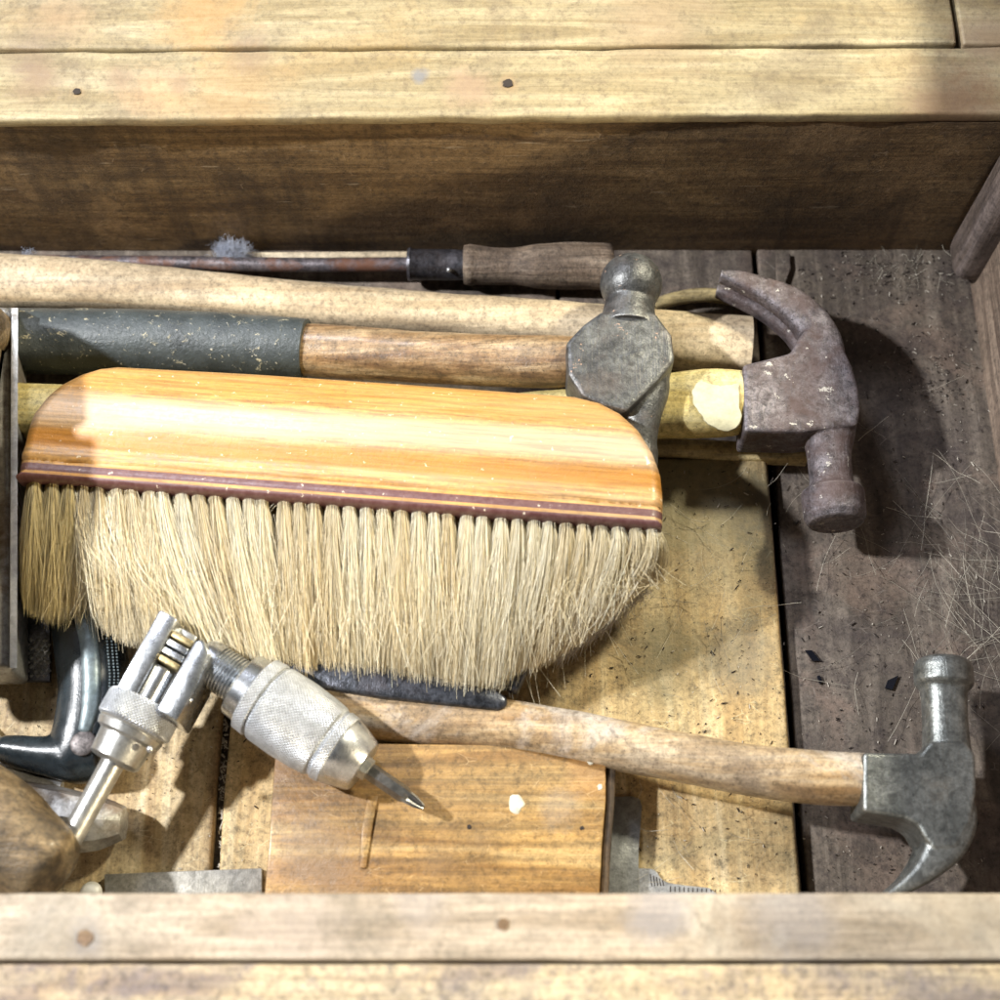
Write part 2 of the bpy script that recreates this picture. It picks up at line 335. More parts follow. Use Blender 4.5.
M['chrome_dull'] = metal('dull nickel plate', (.37, .37, .36), (.54, .54, .52), rust=(.22, .17, .1), rust_amt=.5, rust_t=(.52, .7), rough=.34, seed=6, metallic=.85, bump=.15, micro=.22)
M['knurl'] = metal('knurled nickel plate', (.50, .52, .55), (.68, .71, .75), rust=(.36, .33, .27), rust_amt=.25, rust_t=(.55, .75), rough=.40, seed=4, metallic=.55, bump=.1, knurl=.0017, micro=.22)
M['bit'] = metal('grey bit steel', (.16, .16, .155), (.28, .28, .27), rust_amt=.3, rough=.3, seed=21, metallic=.9, micro=.25)
M['brass'] = metal('tarnished brass', (.34, .26, .13), (.50, .41, .22), rust_amt=.4, rough=.4, seed=1, metallic=.8)
M['shaft'] = metal('rusty rod', (.09, .08, .09), (.17, .15, .16), rust=(.15, .06, .03), rust_amt=.9, rust_t=(.47, .6), rough=.45, seed=9, metallic=.5)
M['ferrule'] = metal('dark ferrule', (.07, .07, .08), (.13, .13, .15), rust=(.09, .06, .05), rust_amt=.3, rough=.35, seed=7, metallic=.7)
M['blue_steel'] = metal('blued steel', (.05, .055, .065), (.10, .105, .125), rust_amt=.15, rough=.32, seed=12, metallic=.7)
M['plate'] = metal('grey steel plate', (.26, .27, .27), (.38, .39, .39), rust=(.35, .17, .07), rust_amt=.5, rust_t=(.62, .72), rough=.42, seed=10, metallic=.6, bump=.2, micro=.35)
M['plate_lite'] = metal('bright steel rule', (.42, .43, .44), (.55, .55, .56), rust=(.3, .25, .18), rust_amt=.4, rough=.35, seed=11, metallic=.7, micro=.35)
M['strip'] = metal('scratched grey strip', (.24, .23, .20), (.36, .34, .30), rust=(.42, .17, .06), rust_amt=.8, rust_t=(.60, .66), rough=.5, seed=20, metallic=.5, scale=60, micro=.35)
M['black_cast'] = metal('black enamelled casting', (.010, .014, .017), (.025, .034, .04), rust=(.02, .026, .03), rust_amt=.4, rough=.27, seed=14, metallic=.0, bump=.12, micro=.25)
M['sheen_stipple'] = metal('blue grey sheen and stipple', (.15, .19, .20), (.26, .31, .32), rust=(.05, .06, .065), rust_amt=.5, rough=.36, seed=15, metallic=.3, bump=.1, micro=.3)
M['rivet'] = metal('rivet steel', (.10, .085, .08), (.17, .15, .145), rust_amt=.3, rough=.5, metallic=.4)
M['plane'] = metal('plane steel', (.28, .27, .25), (.45, .44, .41), rust=(.14, .09, .05), rust_amt=.8, rust_t=(.48, .6), rough=.4, seed=16, metallic=.6, micro=.35)
M['white_paint'] = plain('white paint', (.66, .63, .50), .5, 0, .4)
M['bead'] = plain('bead', (.7, .68, .6), .4)
M['black_shard'] = plain('black plastic', (.008, .009, .014), .25)
M['dark_bottom'] = plain('underside', (.02, .015, .012), .9)
M['ground'] = plain('workshop floor', (.12, .11, .10), .8)
M['cream'] = plain('cream paint', (.56, .53, .36), .5, 0, .4)
M['fluff'] = plain('lint', (.52, .56, .66), .9)
M['debris_dark'] = plain('dark crumbs', (.03, .022, .018), .9)
M['debris_pale'] = plain('pale crumbs', (.55, .5, .42), .8)
# rubber grip
m = NT('dusty rubber'); b = m.coord(); n = m.noise(b, 60, 6, .65); n2 = m.noise(b, 420, 4, .6); n3 = m.noise(b, 190, 6, .75, .5)
c = m.ramp(n, [(.3, (.022, .028, .030)), (.7, (.060, .072, .076))]); c = m.mix(m.ramp(n3, [(.60, 0.), (.66, .9)]), c, (.42, .38, .26)); c = m.mix(m.ramp(n2, [(.66, 0.), (.70, .7)]), c, (.5, .47, .38))
m.set(m.b.inputs['Base Color'], c); m.b.inputs['Roughness'].default_value = .42; m.set(m.b.inputs['Normal'], m.bump(m.math('ADD', n2, n3), .5, .001)); M['rubber'] = m.m
# hair
m = NT('bristle hair'); a = m.node('ShaderNodeAttribute'); a.attribute_name = 'hair'
m.set(m.b.inputs['Base Color'], a.outputs['Color']); m.b.inputs['Roughness'].default_value = .42
m.b.inputs['Specular IOR Level'].default_value = .4; M['hair'] = m.m
# brush handle: UV = metres along / metres up from the bristle edge
m = NT('varnished brush handle'); uv = m.coord('UV'); sx = m.node('ShaderNodeSeparateXYZ'); m.l.new(uv, sx.inputs[0])
gu = m.coord('UV', (.12, 1, 1)); gf = m.coord('UV', (.05, 1, 1), (.3, .2, 0))
g1 = m.noise(gu, 110, 7, .7, .5); g2 = m.noise(gf, 520, 3, .7); bl = m.noise(gu, 42, 7, .7, .4); fn = m.noise(uv, 260, 5, .7)
c = m.ramp(g1, [(.3, (.48, .22, .04)), (.5, (.55, .29, .08)), (.72, (.59, .36, .14))])
mcb = m.noise(uv, 380, 8, .8, .3); c = m.mix(.55, c, m.ramp(g2, [(.36, .4), (.58, 1.)]), 'MULTIPLY'); c = m.mix(.7, c, m.ramp(mcb, [(.38, .6), (.48, .95), (.6, 1.2)]), 'MULTIPLY')
c = m.mix(m.ramp(bl, [(.47, 0.), (.62, .5)]), c, (.62, .45, .28))
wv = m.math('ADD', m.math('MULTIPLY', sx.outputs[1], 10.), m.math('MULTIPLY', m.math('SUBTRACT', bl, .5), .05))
c = m.mix(m.ramp(wv, [(.25, 0.), (.31, .55), (.40, .55), (.46, 0.)]), c, (.66, .50, .37))  # pale ridge band: the varnish sheen painted into the colour
c = m.mix(m.ramp(wv, [(.155, 0.), (.185, .85), (.235, .85), (.275, 0.)]), c, (.46, .19, .018))  # valley painted deeper orange to set off the painted sheen
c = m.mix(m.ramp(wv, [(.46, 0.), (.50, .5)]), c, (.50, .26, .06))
c = m.mix(.35, c, m.ramp(g2, [(.36, .4), (.58, 1.)]), 'MULTIPLY')
v = m.math('ADD', m.math('MULTIPLY', sx.outputs[1], 50.), m.math('MULTIPLY', m.math('SUBTRACT', g1, .5), .02))
pu = m.mix(m.ramp(fn, [(.4, 0.), (.7, .5)]), (.10, .035, .032), (.22, .12, .11))
stripe = m.ramp(v, [(.0, 1.), (.125, 1.), (.14, 0.), (.20, 0.), (.215, 1.), (.39, 1.), (.405, 0.)])
for e in ():
    pass
c = m.mix(stripe, c, pu)
c = m.mix(m.ramp(fn, [(.645, 0.), (.67, .85)]), c, (.82, .72, .55))
sp = m.noise(uv, 480, 2, .6); sgn = m.noise(uv, 60, 2, .5)
c = m.mix(m.math('MULTIPLY', m.ramp(sp, [(.70, 0.), (.74, .8)]), m.ramp(sgn, [(.5, 0.), (.6, 1.)])), c, (.10, .05, .02))
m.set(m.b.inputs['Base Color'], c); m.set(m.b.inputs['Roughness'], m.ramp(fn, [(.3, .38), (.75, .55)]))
m.b.inputs['Coat Weight'].default_value = .7; m.b.inputs['Coat Roughness'].default_value = .3
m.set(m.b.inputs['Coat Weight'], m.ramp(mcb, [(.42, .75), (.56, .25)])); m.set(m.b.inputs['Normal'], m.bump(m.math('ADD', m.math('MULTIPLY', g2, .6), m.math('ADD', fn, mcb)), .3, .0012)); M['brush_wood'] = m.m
# ------------------------------------------------------------------ ground and chest
WT = .1165
yB = at(500, 250, 0).y; yR = yB; yR2 = at(500, 48, WT).y
yF = at(500, 890, WT).y; yF2 = at(500, 962, WT).y
xR = at(990, 420, 0).x; xL = -.42
bm = bmesh.new(); bmesh.ops.create_grid(bm, x_segments=1, y_segments=1, size=2)
g = make('ground', bm, M['ground']); g.location = (0, .2, -.05); tag(g, kind='structure')
chest = empty('wooden_chest', ((xL+xR)/2, (yB+yF)/2, -.03), 'old open wooden tool chest holding all the tools', 'chest')
bm = bmesh.new(); prism(bm, [(xL-.02, yF-.03, -.02), (xR+.02, yF-.03, -.02), (xR+.02, yB+.03, -.02), (xL-.02, yB+.03, -.02)], .01); make('underside', bm, M['dark_bottom'], chest)
# floor boards: base level z=0, pale ones 6 mm proud
gx = at(784, 400, 0).x; gx2 = at(790, 700, 0).x; lx = at(222, 780, .006).x
def part_plank(name, x0, x1, y0, y1, z0, z1, mat, seed, label=None, wob=.0005, bevel=.0012, shift=None):
    bm = plank(x0, x1, y0, y1, z0, z1, bevel, wob=wob, seed=seed)
    if shift:
        for v in bm.verts: v.co += Vector(shift(v.co))
    o = make(name, bm, M[mat], chest)
    if label: o['label'] = label
    return o
part_plank('floor_board', gx2+.0015, xR+.004, yF-.02, yB+.004, -.018, 0, 'floor_right', 1, 'dark grey floorboard covered in dirt and hairs')
part_plank('floor_board', at(560, 300).x, gx2-.0015, yF-.02, yB+.004, -.018, -.0005, 'floor_right', 2)
part_plank('floor_board', xL, at(560, 300).x-.002, yF-.02, yB+.004, -.018, -.001, 'floor_right', 3)
ptop = at(700, 458, .009).y
part_plank('floor_board', lx+.002, at(782, 650, .009).x, yF-.01, ptop, .0005, .009, 'floor_pale', 4, 'pale yellow board worn smooth beneath the brush and lower hammer', bevel=.002)
part_plank('floor_board', at(70, 780, .006).x-.16, lx-.002, yF-.01, at(100, 560).y, .0005, .0085, 'floor_left', 5, 'pale stained board below the brace', bevel=.002)
# back wall, slightly recessed below its rim
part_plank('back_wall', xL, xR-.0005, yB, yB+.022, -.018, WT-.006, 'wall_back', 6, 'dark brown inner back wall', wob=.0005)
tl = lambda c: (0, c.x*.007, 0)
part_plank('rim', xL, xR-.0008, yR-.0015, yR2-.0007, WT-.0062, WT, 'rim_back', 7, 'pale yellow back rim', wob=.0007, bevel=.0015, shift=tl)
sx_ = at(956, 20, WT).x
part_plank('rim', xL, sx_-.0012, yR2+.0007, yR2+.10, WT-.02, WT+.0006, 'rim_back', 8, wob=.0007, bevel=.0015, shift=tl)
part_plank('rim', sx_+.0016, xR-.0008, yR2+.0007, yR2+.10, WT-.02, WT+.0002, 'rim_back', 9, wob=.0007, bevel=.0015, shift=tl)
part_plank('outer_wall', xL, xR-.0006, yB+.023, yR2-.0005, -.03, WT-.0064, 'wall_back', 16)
part_plank('front_wall', xL, xR-.0006, yF2+.0005, yF-.001, -.018, WT-.0002, 'rim_front', 10, 'grey beige front rim in the foreground', wob=.0003, bevel=.0014)
part_plank('outer_wall', xL, xR-.0007, yF2-.03, yF2-.0004, -.02, WT-.0015, 'rim_front_b', 11, wob=.0003, bevel=.0014)
part_plank('side_wall', xR, xR+.02, yF-.06, yR2+.12, -.018, .20, 'side', 12)  # raised past the rim and run back, out of view, to block the right lamp
part_plank('side_wall', xL-.02, xL, yF2-.02, yB+.02, -.018, WT, 'side', 13)
# corner batten, a rounded post leaning in the far right corner
c0 = at(972, 262, .008); w = .0125
bm = bmesh.new(); top = Vector((c0.x+.003, c0.y, .19))
loft(bm, [c0+(top-c0)*t for t in (0, .02, .05, .3, .6, 1)], [w*.85, w*.97, w, w, w, w], [w*.85, w*.97, w, w, w, w], n=3.4, seg=32, up=Vector((0, 1, 0)), wob=.0006)
o = make('corner_post', bm, M['post'], chest)
# knots / nail holes on rims
def disc_px(bm, px, py, z, r, h=.0004, seg=14, jag=.15):
    k = kk(px, py, z); c = at(px, py, z); vs = []
    for j in range(seg):
        a = 2*math.pi*j/seg; q = r*k*(1+random.uniform(-jag, jag)); vs.append(c+Vector((math.cos(a)*q, math.sin(a)*q, h)))
    prism(bm, vs, h+.0008)
M['knot'] = (wood('knot wood', (.12, .07, .03), (.2, .12, .06), (.25, .16, .08)))
for x, y, r, h in ((77, 92, 4, .0006), (508, 84, 5, .0006), (503, 924, 6, .0004), (85, 938, 8, .0003)):
    bm = bmesh.new(); disc_px(bm, x, y, WT, r, h); make('knot', bm, M['knot'] if y > 500 else M['debris_dark'], chest)
# ------------------------------------------------------------------ debris
def scatter(name, mat, n, region, size, label, cat, zf):
    verts = []; faces = []
    for i in range(n):
        px, py = region(); z = zf(px, py)
        if z is None: continue
        c = at(px, py, z); s = random.choice(size)*random.uniform(.5, 1.5); a = random.uniform(0, 6.28); el = random.choice((.8, 1, 1.3, 1.6, 2.6))
        ca, sa = math.cos(a), math.sin(a); h = s*.35; k = len(verts)
        for x, y, zz in ((-el, -.5, 0), (el, -.4, 0), (el*.8, .5, 0), (-el*.7, .6, 0), (-el*.8, 0, 1.), (el*.7, .1, .8)):
            verts.append((c.x+(x*ca-y*sa)*s*.5, c.y+(x*sa+y*ca)*s*.5, c.z+zz*h))
        faces += [tuple(k+q for q in f) for f in ((0, 1, 5, 4), (1, 2, 5), (2, 3, 4, 5), (3, 0, 4), (0, 3, 2, 1))]
    me = bpy.data.meshes.new(name); me.from_pydata(verts, [], faces); o = link(name, me, mat, loc=(0, .2, 0)); tag(o, label, cat, kind='stuff')
def zfloor(px, py):
    if px > 793: return .0006 if py > 252 else None
    if py > 462 and px > 226: return .0096
    if px < 218 and py > 640: return .0092
    if py < 300: return .0004
    return None
g_ = random.gauss
def reg_dark():
    r = random.random()
    if r < .45: return (random.uniform(795, 985), random.uniform(255, 880))
    if r < .60: return (g_(900, 45), g_(272, 14))
    if r < .68: return (g_(930, 25), g_(375, 22))
    if r < .92: return (random.uniform(560, 786), random.uniform(465, 885))
    return (random.uniform(5, 260), random.uniform(690, 885))
scatter('dirt_crumbs', M['debris_dark'], 3200, reg_dark, (.00025, .0004, .0004, .0006, .0009), 'dark crumbs of dirt strewn over the floorboards', 'dirt', zfloor)
scatter('sawdust', M['debris_pale'], 1100, reg_dark, (.0002, .0003, .0005, .0008), 'pale specks of sawdust strewn over the floorboards', 'sawdust', zfloor)
def reg_gap(): return (random.uniform(219, 227), random.uniform(690, 888))
scatter('gap_dirt', M['debris_pale'], 200, reg_gap, (.0008, .0014), 'dry dirt packed in the gap between two pale boards', 'dirt', lambda x, y: .004)
# loose hairs
def hairs(n, region, Lr, z=.001, zr=.004, ang=None):
    out = []
    for i in range(n):
        px, py = region(); zz = zfloor(px, py)
        c = np.array(at(px, py, (zz if zz is not None else .002)+z)); a = ang(px, py) if ang else random.uniform(0, 6.28)
        L = random.uniform(*Lr); cv = random.choice((random.uniform(-.1, .1), random.uniform(-.1, .1), random.uniform(-.4, .4))); pts = []
        for t in np.linspace(-.5, .5, 8):
            aa = a+cv*t*2; pts.append(c+np.array([math.cos(aa)*L*t, math.sin(aa)*L*t, abs(math.sin(t*3+cv*5))*zr*random.uniform(.9, 1)]))
        out.append(pts)
    return out
H = hairs(95, lambda: (g_(960, 32), g_(590, 55)), (.015, .055), ang=lambda x, y: g_(1.9, .75))
H += hairs(28, lambda: (random.uniform(800, 985), random.uniform(300, 700)), (.015, .04))
H += hairs(26, lambda: (g_(905, 40), g_(270, 10)), (.005, .014))
H += hairs(50, lambda: (random.uniform(600, 780), random.uniform(470, 700)), (.006, .03))
H += hairs(16, lambda: (random.uniform(640, 780), random.uniform(790, 885)), (.008, .02))
H = np.array(H); N = len(H); col = np.ones((N, 8, 3))*np.array([.60, .55, .44])*rng.uniform(.25, 1.1, (N, 1, 1))
o = strands('loose_hairs', H, rng.uniform(.00006, .00014, N), M['hair'], col=col, loc=(.2, .25, 0)); tag(o, 'loose pale brush hairs and straw strewn over the chest floor', 'loose hairs', kind='stuff')
for (pts, lab) in (([(805, 650), (812, 650), (821, 661), (813, 661)], 'pointed black shard lying near the long board gap, upper of two'),
                   ([(817, 676), (820, 675), (823, 682), (820, 684)], 'tiny black sliver just below the pointed shard'),
                   ([(885, 688), (888, 680), (899, 675), (896, 682), (893, 690)], 'black jagged shard nearest the face of the lower claw hammer')):
    bm = bmesh.new(); prism_px(bm, pts, .0018, .0012, .0002, 1); c = at(*pts[0], .0006); make('shard', bm, M['black_shard'], loc=c); tag(bpy.data.objects[-1] if False else COL.objects[-1], lab, 'shard')
def fluff(px, py, z, r, n, lab):
    c = np.array(at(px, py, z)); k = kk(px, py, z); out = []
    for i in range(n):
        p = c+rng.normal(0, 1, 3)*r*k*np.array([.5, .28, .2]); d = rng.normal(0, 1, 3); pts = []
        for t in range(8): pts.append(p.copy()); d += rng.normal(0, .7, 3); p = p+d/np.linalg.norm(d)*r*k*.10
        out.append(pts)
    P = np.array(out); P[..., 2] = np.maximum(P[..., 2], .001)
    o = strands('lint_fluff', P, np.full(n, .00006), M['hair'], col=np.ones((n, 8, 3))*np.array([.50, .55, .68])*rng.uniform(.6, 1, (n, 1, 1)), loc=tuple(c)); tag(o, lab, 'lint')
fluff(232, 251, .012, 14, 1500, 'bluish grey tuft of lint above the screwdriver shaft')
fluff(28, 253, .010, 7, 90, 'tiny bluish lint speck at the far left by the back wall')
# ------------------------------------------------------------------ screwdriver along the back
r = empty('screwdriver', at(520, 268, 0), 'old long screwdriver with rusty shaft and weathered wooden handle by the back wall', 'screwdriver')
bm = bmesh.new(); loft_px(bm, [(60, 264, .010, 3, None), (90, 262, .010, 5.5, None), (240, 264, .011, 7, None), (330, 265, .012, 7, None), (415, 264, .013, 7, None)], seg=20, res=30, wob=.0001, ends=.001); make('shaft', bm, M['shaft'], r)
bm = bmesh.new(); lathe_px(bm, (408, 264.5), (466, 265), [(0, 13), (0, 16), (3, 17), (5, 15.5), (40, 15.5), (57, 15), (58, 12)], .013, .014); fe = make('ferrule', bm, M['ferrule'], r, angle=50)
bm = bmesh.new(); c = at(449, 270, .0205); bmesh.ops.create_uvsphere(bm, u_segments=12, v_segments=8, radius=.0014); bm.transform(Matrix.Translation(c)); make('pin', bm, M['plate_lite'], fe)
bm = bmesh.new(); loft_px(bm, [(464, 265, .014, 18.5, None), (470, 265, .014, 20, None), (476, 265, .014, 19, None), (492, 266, .014, 18, None), (515, 266, .014, 17.5, None), (535, 266, .0145, 21, None), (560, 266, .0145, 22.5, None), (590, 266, .0145, 22.5, None), (611, 267, .0145, 22, None), (613, 267, .0145, 20, None)], n=2.3, seg=32, res=50, wob=.0004, ends=.0006); make('handle', bm, M['driver_wood'], r)
for nm, a, b, rr, lab in (('steel_rod', (18, 258), (205, 259), 3, 'thin dark rod lying behind the rusty screwdriver shaft'),):
    bm = bmesh.new(); loft_px(bm, [(*a, .004, rr, None), ((a[0]+b[0])/2, a[1]+.5, .004, rr, None), (*b, .004, rr, None)], seg=12, res=8); make(nm, bm, M['shaft'], loc=at(*a, 0)); tag(COL.objects[-1], lab, 'rod')
# slivers of pale wood behind the shaft
bm = bmesh.new(); prism_px(bm, [(235, 252), (408, 251), (408, 257), (240, 258)], .007, .006, .0006, 2); make('wood_sliver', bm, M['haft'], loc=at(300, 255, 0)); tag(COL.objects[-1], 'narrow pale sliver of wood between back wall and screwdriver shaft', 'wood sliver')
# ------------------------------------------------------------------ pale haft
r = 'wooden_haft'
bm = bmesh.new(); loft_px(bm, [(-90, 274, .018, 26, .012), (0, 281, .018, 27, .012), (100, 286, .018, 25, .012), (200, 295, .018, 23, .0115), (320, 306, .018, 22, .011), (440, 316, .018, 22, .011), (560, 326, .018, 24, .0115), (650, 338, .018, 29, .0115), (750, 347, .018, 31.5, .011)], n=2.6, seg=36, res=70, wob=.0004); make(r, bm, M['haft'], loc=at(380, 320, 0), angle=50); tag(COL.objects[-1], 'bare pale wooden haft with a sawn square end behind the ball peen hammer', 'tool handle')
# ------------------------------------------------------------------ upper claw hammer
def tine_pair(bm, rows, zc, wz, gap0=.0, z_tilt=0.):
    """rows (px,py,thick_px, halfz, gap)"""
    R = []
    for px, py, t, hz, gp in rows:
        w = at(px, py, zc); k = kk(px, py, zc); R.append((*w, t*k, hz, gp))
    R = resample(R, 34)
    for s in (-1, 1):
        P = [Vector(q[:3])+Vector((0, 0, s*(q[4]+q[5])/2)) for q in R]
        loft(bm, P, [max(.0006, q[3]) for q in R], [max(.0008, (q[4]-q[5])/2+.0004*(q[5] <= 0)) for q in R], 3.2, 24)
r = empty('claw_hammer', at(800, 440, 0), 'rusty brown claw hammer with yellowed handle, its claw pointing to the back wall', 'hammer')
zc = .036
bm = bmesh.new(); loft_px(bm, [(-120, 408, .024, 27, .0135), (25, 412, .024, 27, .0135), (200, 420, .025, 26, .013), (420, 424, .027, 24, .012), (560, 416, .030, 25, .012), (640, 408, .033, 30, .013), (700, 404, .035, 34, .013), (725, 403, .036, 33.5, .0128), (744, 402, .036, 31, .012)], n=2.7, seg=36, res=70, wob=.0004); hd = make('handle', bm, M['yellow'], r)
# pale bare patch (chipped paint) wrapping the handle near the head
bm = bmesh.new()
for s in range(1):
    k = kk(715, 405, zc); cc = smooth_outline([(702, 377), (722, 371), (737, 372), (741, 395), (741, 424), (730, 433), (712, 428), (697, 412), (690, 394)], 3); cc = [(x+2.6*mnoise.noise(Vector((x*.16, y*.16, 3))), y+2.2*mnoise.noise(Vector((x*.18, y*.18, 9)))) for x, y in cc]
    tmp = [at(x, y, .0492-.000012*(y-400)**2*.55) for x, y in cc]
    cen = at(720, 401, .0494); cv = bm.verts.new(cen); rings = []
    for f in (1., .97, .8, .55, .3):
        rg = []
        for x, y in cc:
            X, Y = 720+(x-720)*f, 401+(y-401)*f
            d = (Y-403)/33.; zz = .0362+.0131*(max(0, 1-abs(d)**2.7))**(1/2.7)
            rg.append(bm.verts.new(at(X, Y, zz+.0003*(-.8 if f == 1. else 1))))
        rings.append(rg)
    for a, b in zip(rings, rings[1:]):
        for j in range(len(a)): bm.faces.new((a[j], a[(j+1) % len(a)], b[(j+1) % len(a)], b[j]))
    a = rings[-1]
    for j in range(len(a)): bm.faces.new((a[j], a[(j+1) % len(a)], cv))
make('paint_patch', bm, M['cream'], hd)
bm = bmesh.new(); zt = .049
prism_px(bm, [(743, 364), (768, 358), (791, 352), (797, 340), (812, 318), (830, 329), (843, 345), (853, 366), (859, 388), (861, 408), (858, 425), (800, 432), (744, 431)], zt, .026, .0018, 2)
tine_pair(bm, [(825, 385, 18, .0125, -.002), (820, 352, 20, .0125, -.002), (806, 328, 19, .0125, .0), (784, 309, 17, .0122, .0010), (757, 296, 12, .012, .0018), (735, 288, 9, .0118, .0024), (718, 284, 4.5, .0114, .003)], zc, 0)
loft_px(bm, [(830, 420, zc, 26, None), (829, 436, zc, 25, None), (829, 455, zc, 21.5, None), (831, 478, zc, 21, None), (832, 490, zc, 22, None)], n=2.6, seg=32, res=20)
lathe_px(bm, (832, 486), (836, 527), [(0, 21), (5, 29), (7, 31.5), (31, 31), (38, 27), (39, 22)], zc, zc)
make('head', bm, M['steel_rusty'], r, remesh=.00052, smooth=2)
bm = bmesh.new(); loft_px(bm, [(640, 309, .007, 6, .004), (690, 296, .007, 7, .004), (735, 299, .007, 7, .004), (775, 315, .007, 7, .004), (800, 338, .007, 6, .004)], seg=18, res=24, wob=.0003); make('curved_stick', bm, M['stick'], loc=at(720, 300, 0)); tag(COL.objects[-1], 'thin curved yellowish stick behind the sawn end of the pale haft', 'stick')
bm = bmesh.new(); prism_px(bm, [(776, 253), (790, 253), (791, 268), (786, 282), (788, 288), (777, 292)], .0035, .0025, .0004, 1); make('wood_splinter', bm, M['floor_right'], loc=at(783, 270, 0)); tag(COL.objects[-1], 'small broken wood splinter by the back wall above the claw hammer', 'wood splinter')
# stick under it
bm = bmesh.new(); loft_px(bm, [(560, 440, .008, 9, .005), (680, 449, .008, 10, .005), (806, 456, .008, 10, .005)], n=2.8, seg=20, res=16, wob=.0003); make('wooden_stick', bm, M['stick'], loc=at(700, 455, 0)); tag(COL.objects[-1], 'thin pale stick poking out beneath the rusty claw hammer', 'stick')
# ------------------------------------------------------------------ ball peen hammer
r = empty('ball_peen_hammer', at(620, 360, 0), 'ball peen hammer with black rubber grip and grey steel head lying above the brush', 'hammer')
bm = bmesh.new(); loft_px(bm, [(-40, 340, .022, 33, None), (20, 341, .0225, 33, None), (120, 342, .024, 33.5, None), (220, 345, .026, 32.5, None), (290, 348, .028, 31, None), (306, 349, .0285, 30, None)], seg=40, res=40, wob=.0005); gr = make('rubber_grip', bm, M['rubber'], r, angle=60)
bm = bmesh.new(); loft_px(bm, [(296, 349, .0285, 25.5, .0118), (340, 352, .030, 26.5, .0123), (420, 357, .034, 25.5, .012), (500, 361, .038, 26, .012), (545, 362, .041, 26.5, .012), (580, 361, .043, 24, .012)], n=2.2, seg=36, res=40, wob=.0004); make('handle', bm, M['peen_wood'], r)
bm = bmesh.new(); zc2 = .051
cheek = [(601, 311), (630, 307), (655, 311), (672, 334), (675, 360), (660, 379), (643, 396), (627, 411), (603, 405), (582, 396), (568, 374), (566, 342), (583, 324)]
prism_px(bm, cheek, .0635, .026, .0020, 2)
loft_px(bm, [(628, 330, zc2+.001, 30, None), (629, 312, zc2+.001, 26, None), (630, 303, zc2+.001, 25, None), (631, 293, zc2+.001, 28, None)], seg=32, res=14)
c = at(631, 284, zc2+.002); bmesh.ops.create_uvsphere(bm, u_segments=40, v_segments=24, radius=31*kk(631, 284, zc2), matrix=Matrix.Translation(c))
loft_px(bm, [(628, 365, zc2, 42, .013), (638, 396, zc2-.001, 32, .0115), (640, 418, zc2-.003, 21, .0105), (637, 440, zc2-.006, 20, .010), (636, 452, zc2-.008, 22, .011), (635, 470, zc2-.010, 22, .011)], n=2.4, seg=32, res=30)
make('head', bm, M['steel_dark'], r, remesh=.00052, smooth=2)
# ------------------------------------------------------------------ paperhanging brush
zl, zr = .046, .060
O = at(22, 482, zl); E = at(661, 532, zr); X = (E-O).normalized(); T_ = at(115, 366, zl+.000)
Y = ((T_-O)-X*(T_-O).dot(X)); Y.z *= .5; Y = (Y-X*Y.dot(X)).normalized(); Nn = X.cross(Y).normalized()
def onb(px, py, h=0.):
    d = ray(px, py); C_ = Vector((0, 0, CZ)); o = O+Nn*h; t = (o-C_).dot(Nn)/d.dot(Nn); return C_+d*t
def loc2(px, py, h=0.):
    p = onb(px, py, h)-O; return (p.dot(X), p.dot(Y))
outl = [loc2(*p, .012) for p in [(22, 478), (23, 462), (29, 440), (38, 420), (50, 402), (64, 387), (82, 374), (100, 367), (118, 364.5), (250, 371), (400, 381), (575, 394), (600, 401), (620, 413), (638, 433), (652, 458), (660, 480), (662.5, 500), (662, 528)]]
UU = np.array([p[0] for p in outl]); SS = np.array([p[1] for p in outl])
um, uM = UU.min(), UU.max(); botL = loc2(22, 484, .012)[1]; botR = loc2(662, 533, .012)[1]
nu, nv = 420, 72
us = um+(uM-um)*(1-np.cos(np.linspace(0, math.pi, nu)))/2*.35+(uM-um)*np.linspace(0, 1, nu)*.65
us = um+.0014+(us-um)*(1-.0014/(uM-um))
us = np.clip(us, um+.0014, uM-.0002)
poly = np.array(outl+[(uM, botR), (um, botL)])
# upper boundary: max s for each u
den = []
for a, b in zip(outl, outl[1:]):
    for t in np.linspace(0, 1, 12, endpoint=False): den.append((a[0]+(b[0]-a[0])*t, a[1]+(b[1]-a[1])*t))
den = np.array(sorted(den)); ST = np.interp(us, den[:, 0], den[:, 1])
prof_s = [0, .002, .0055, .009, .0096, .0105, .0125, .0165, .0185, .022, .026, .029, .033, .040, .047, .052, .058, .07]
prof_h = [.0185, .0198, .0198, .0190, .0184, .0196, .0200, .0193, .0193, .0198, .0208, .0216, .0217, .0208, .0194, .0178, .0155, .012]
segs = np.array([(poly[i], poly[(i+1) % len(poly)]) for i in range(len(poly))])
def dist(p):
    a, b = segs[:, 0], segs[:, 1]; ab = b-a; t = np.clip(((p-a)*ab).sum(1)/((ab**2).sum(1)+1e-12), 0, 1)
    return np.min(np.linalg.norm(a+ab*t[:, None]-p, axis=1))
bm = bmesh.new(); uvl = bm.loops.layers.uv.verify(); grid = []; info = {}
Rr = .006
for i, u in enumerate(us):
    sb = botL+(botR-botL)*(u-um)/(uM-um); row = []
    for j in range(nv+1):
        q = j/nv; q = q*.6+.4*(1-math.cos(q*math.pi))/2
        s = sb+(ST[i]-sb)*q; h = float(np.interp(s-sb, prof_s, prof_h)); d = dist(np.array((u, s)))
        rr = .0015 if s-sb < .006 and d == dist(np.array((u, s))) and abs((s-sb)-d) < .0005 else Rr
        dd = min(d, rr); h -= (rr-math.sqrt(max(0, rr*rr-(rr-dd)**2)))
        v = bm.verts.new(O+X*u+Y*s+Nn*h); info[v] = (u, s-sb); row.append(v)
    grid.append(row)
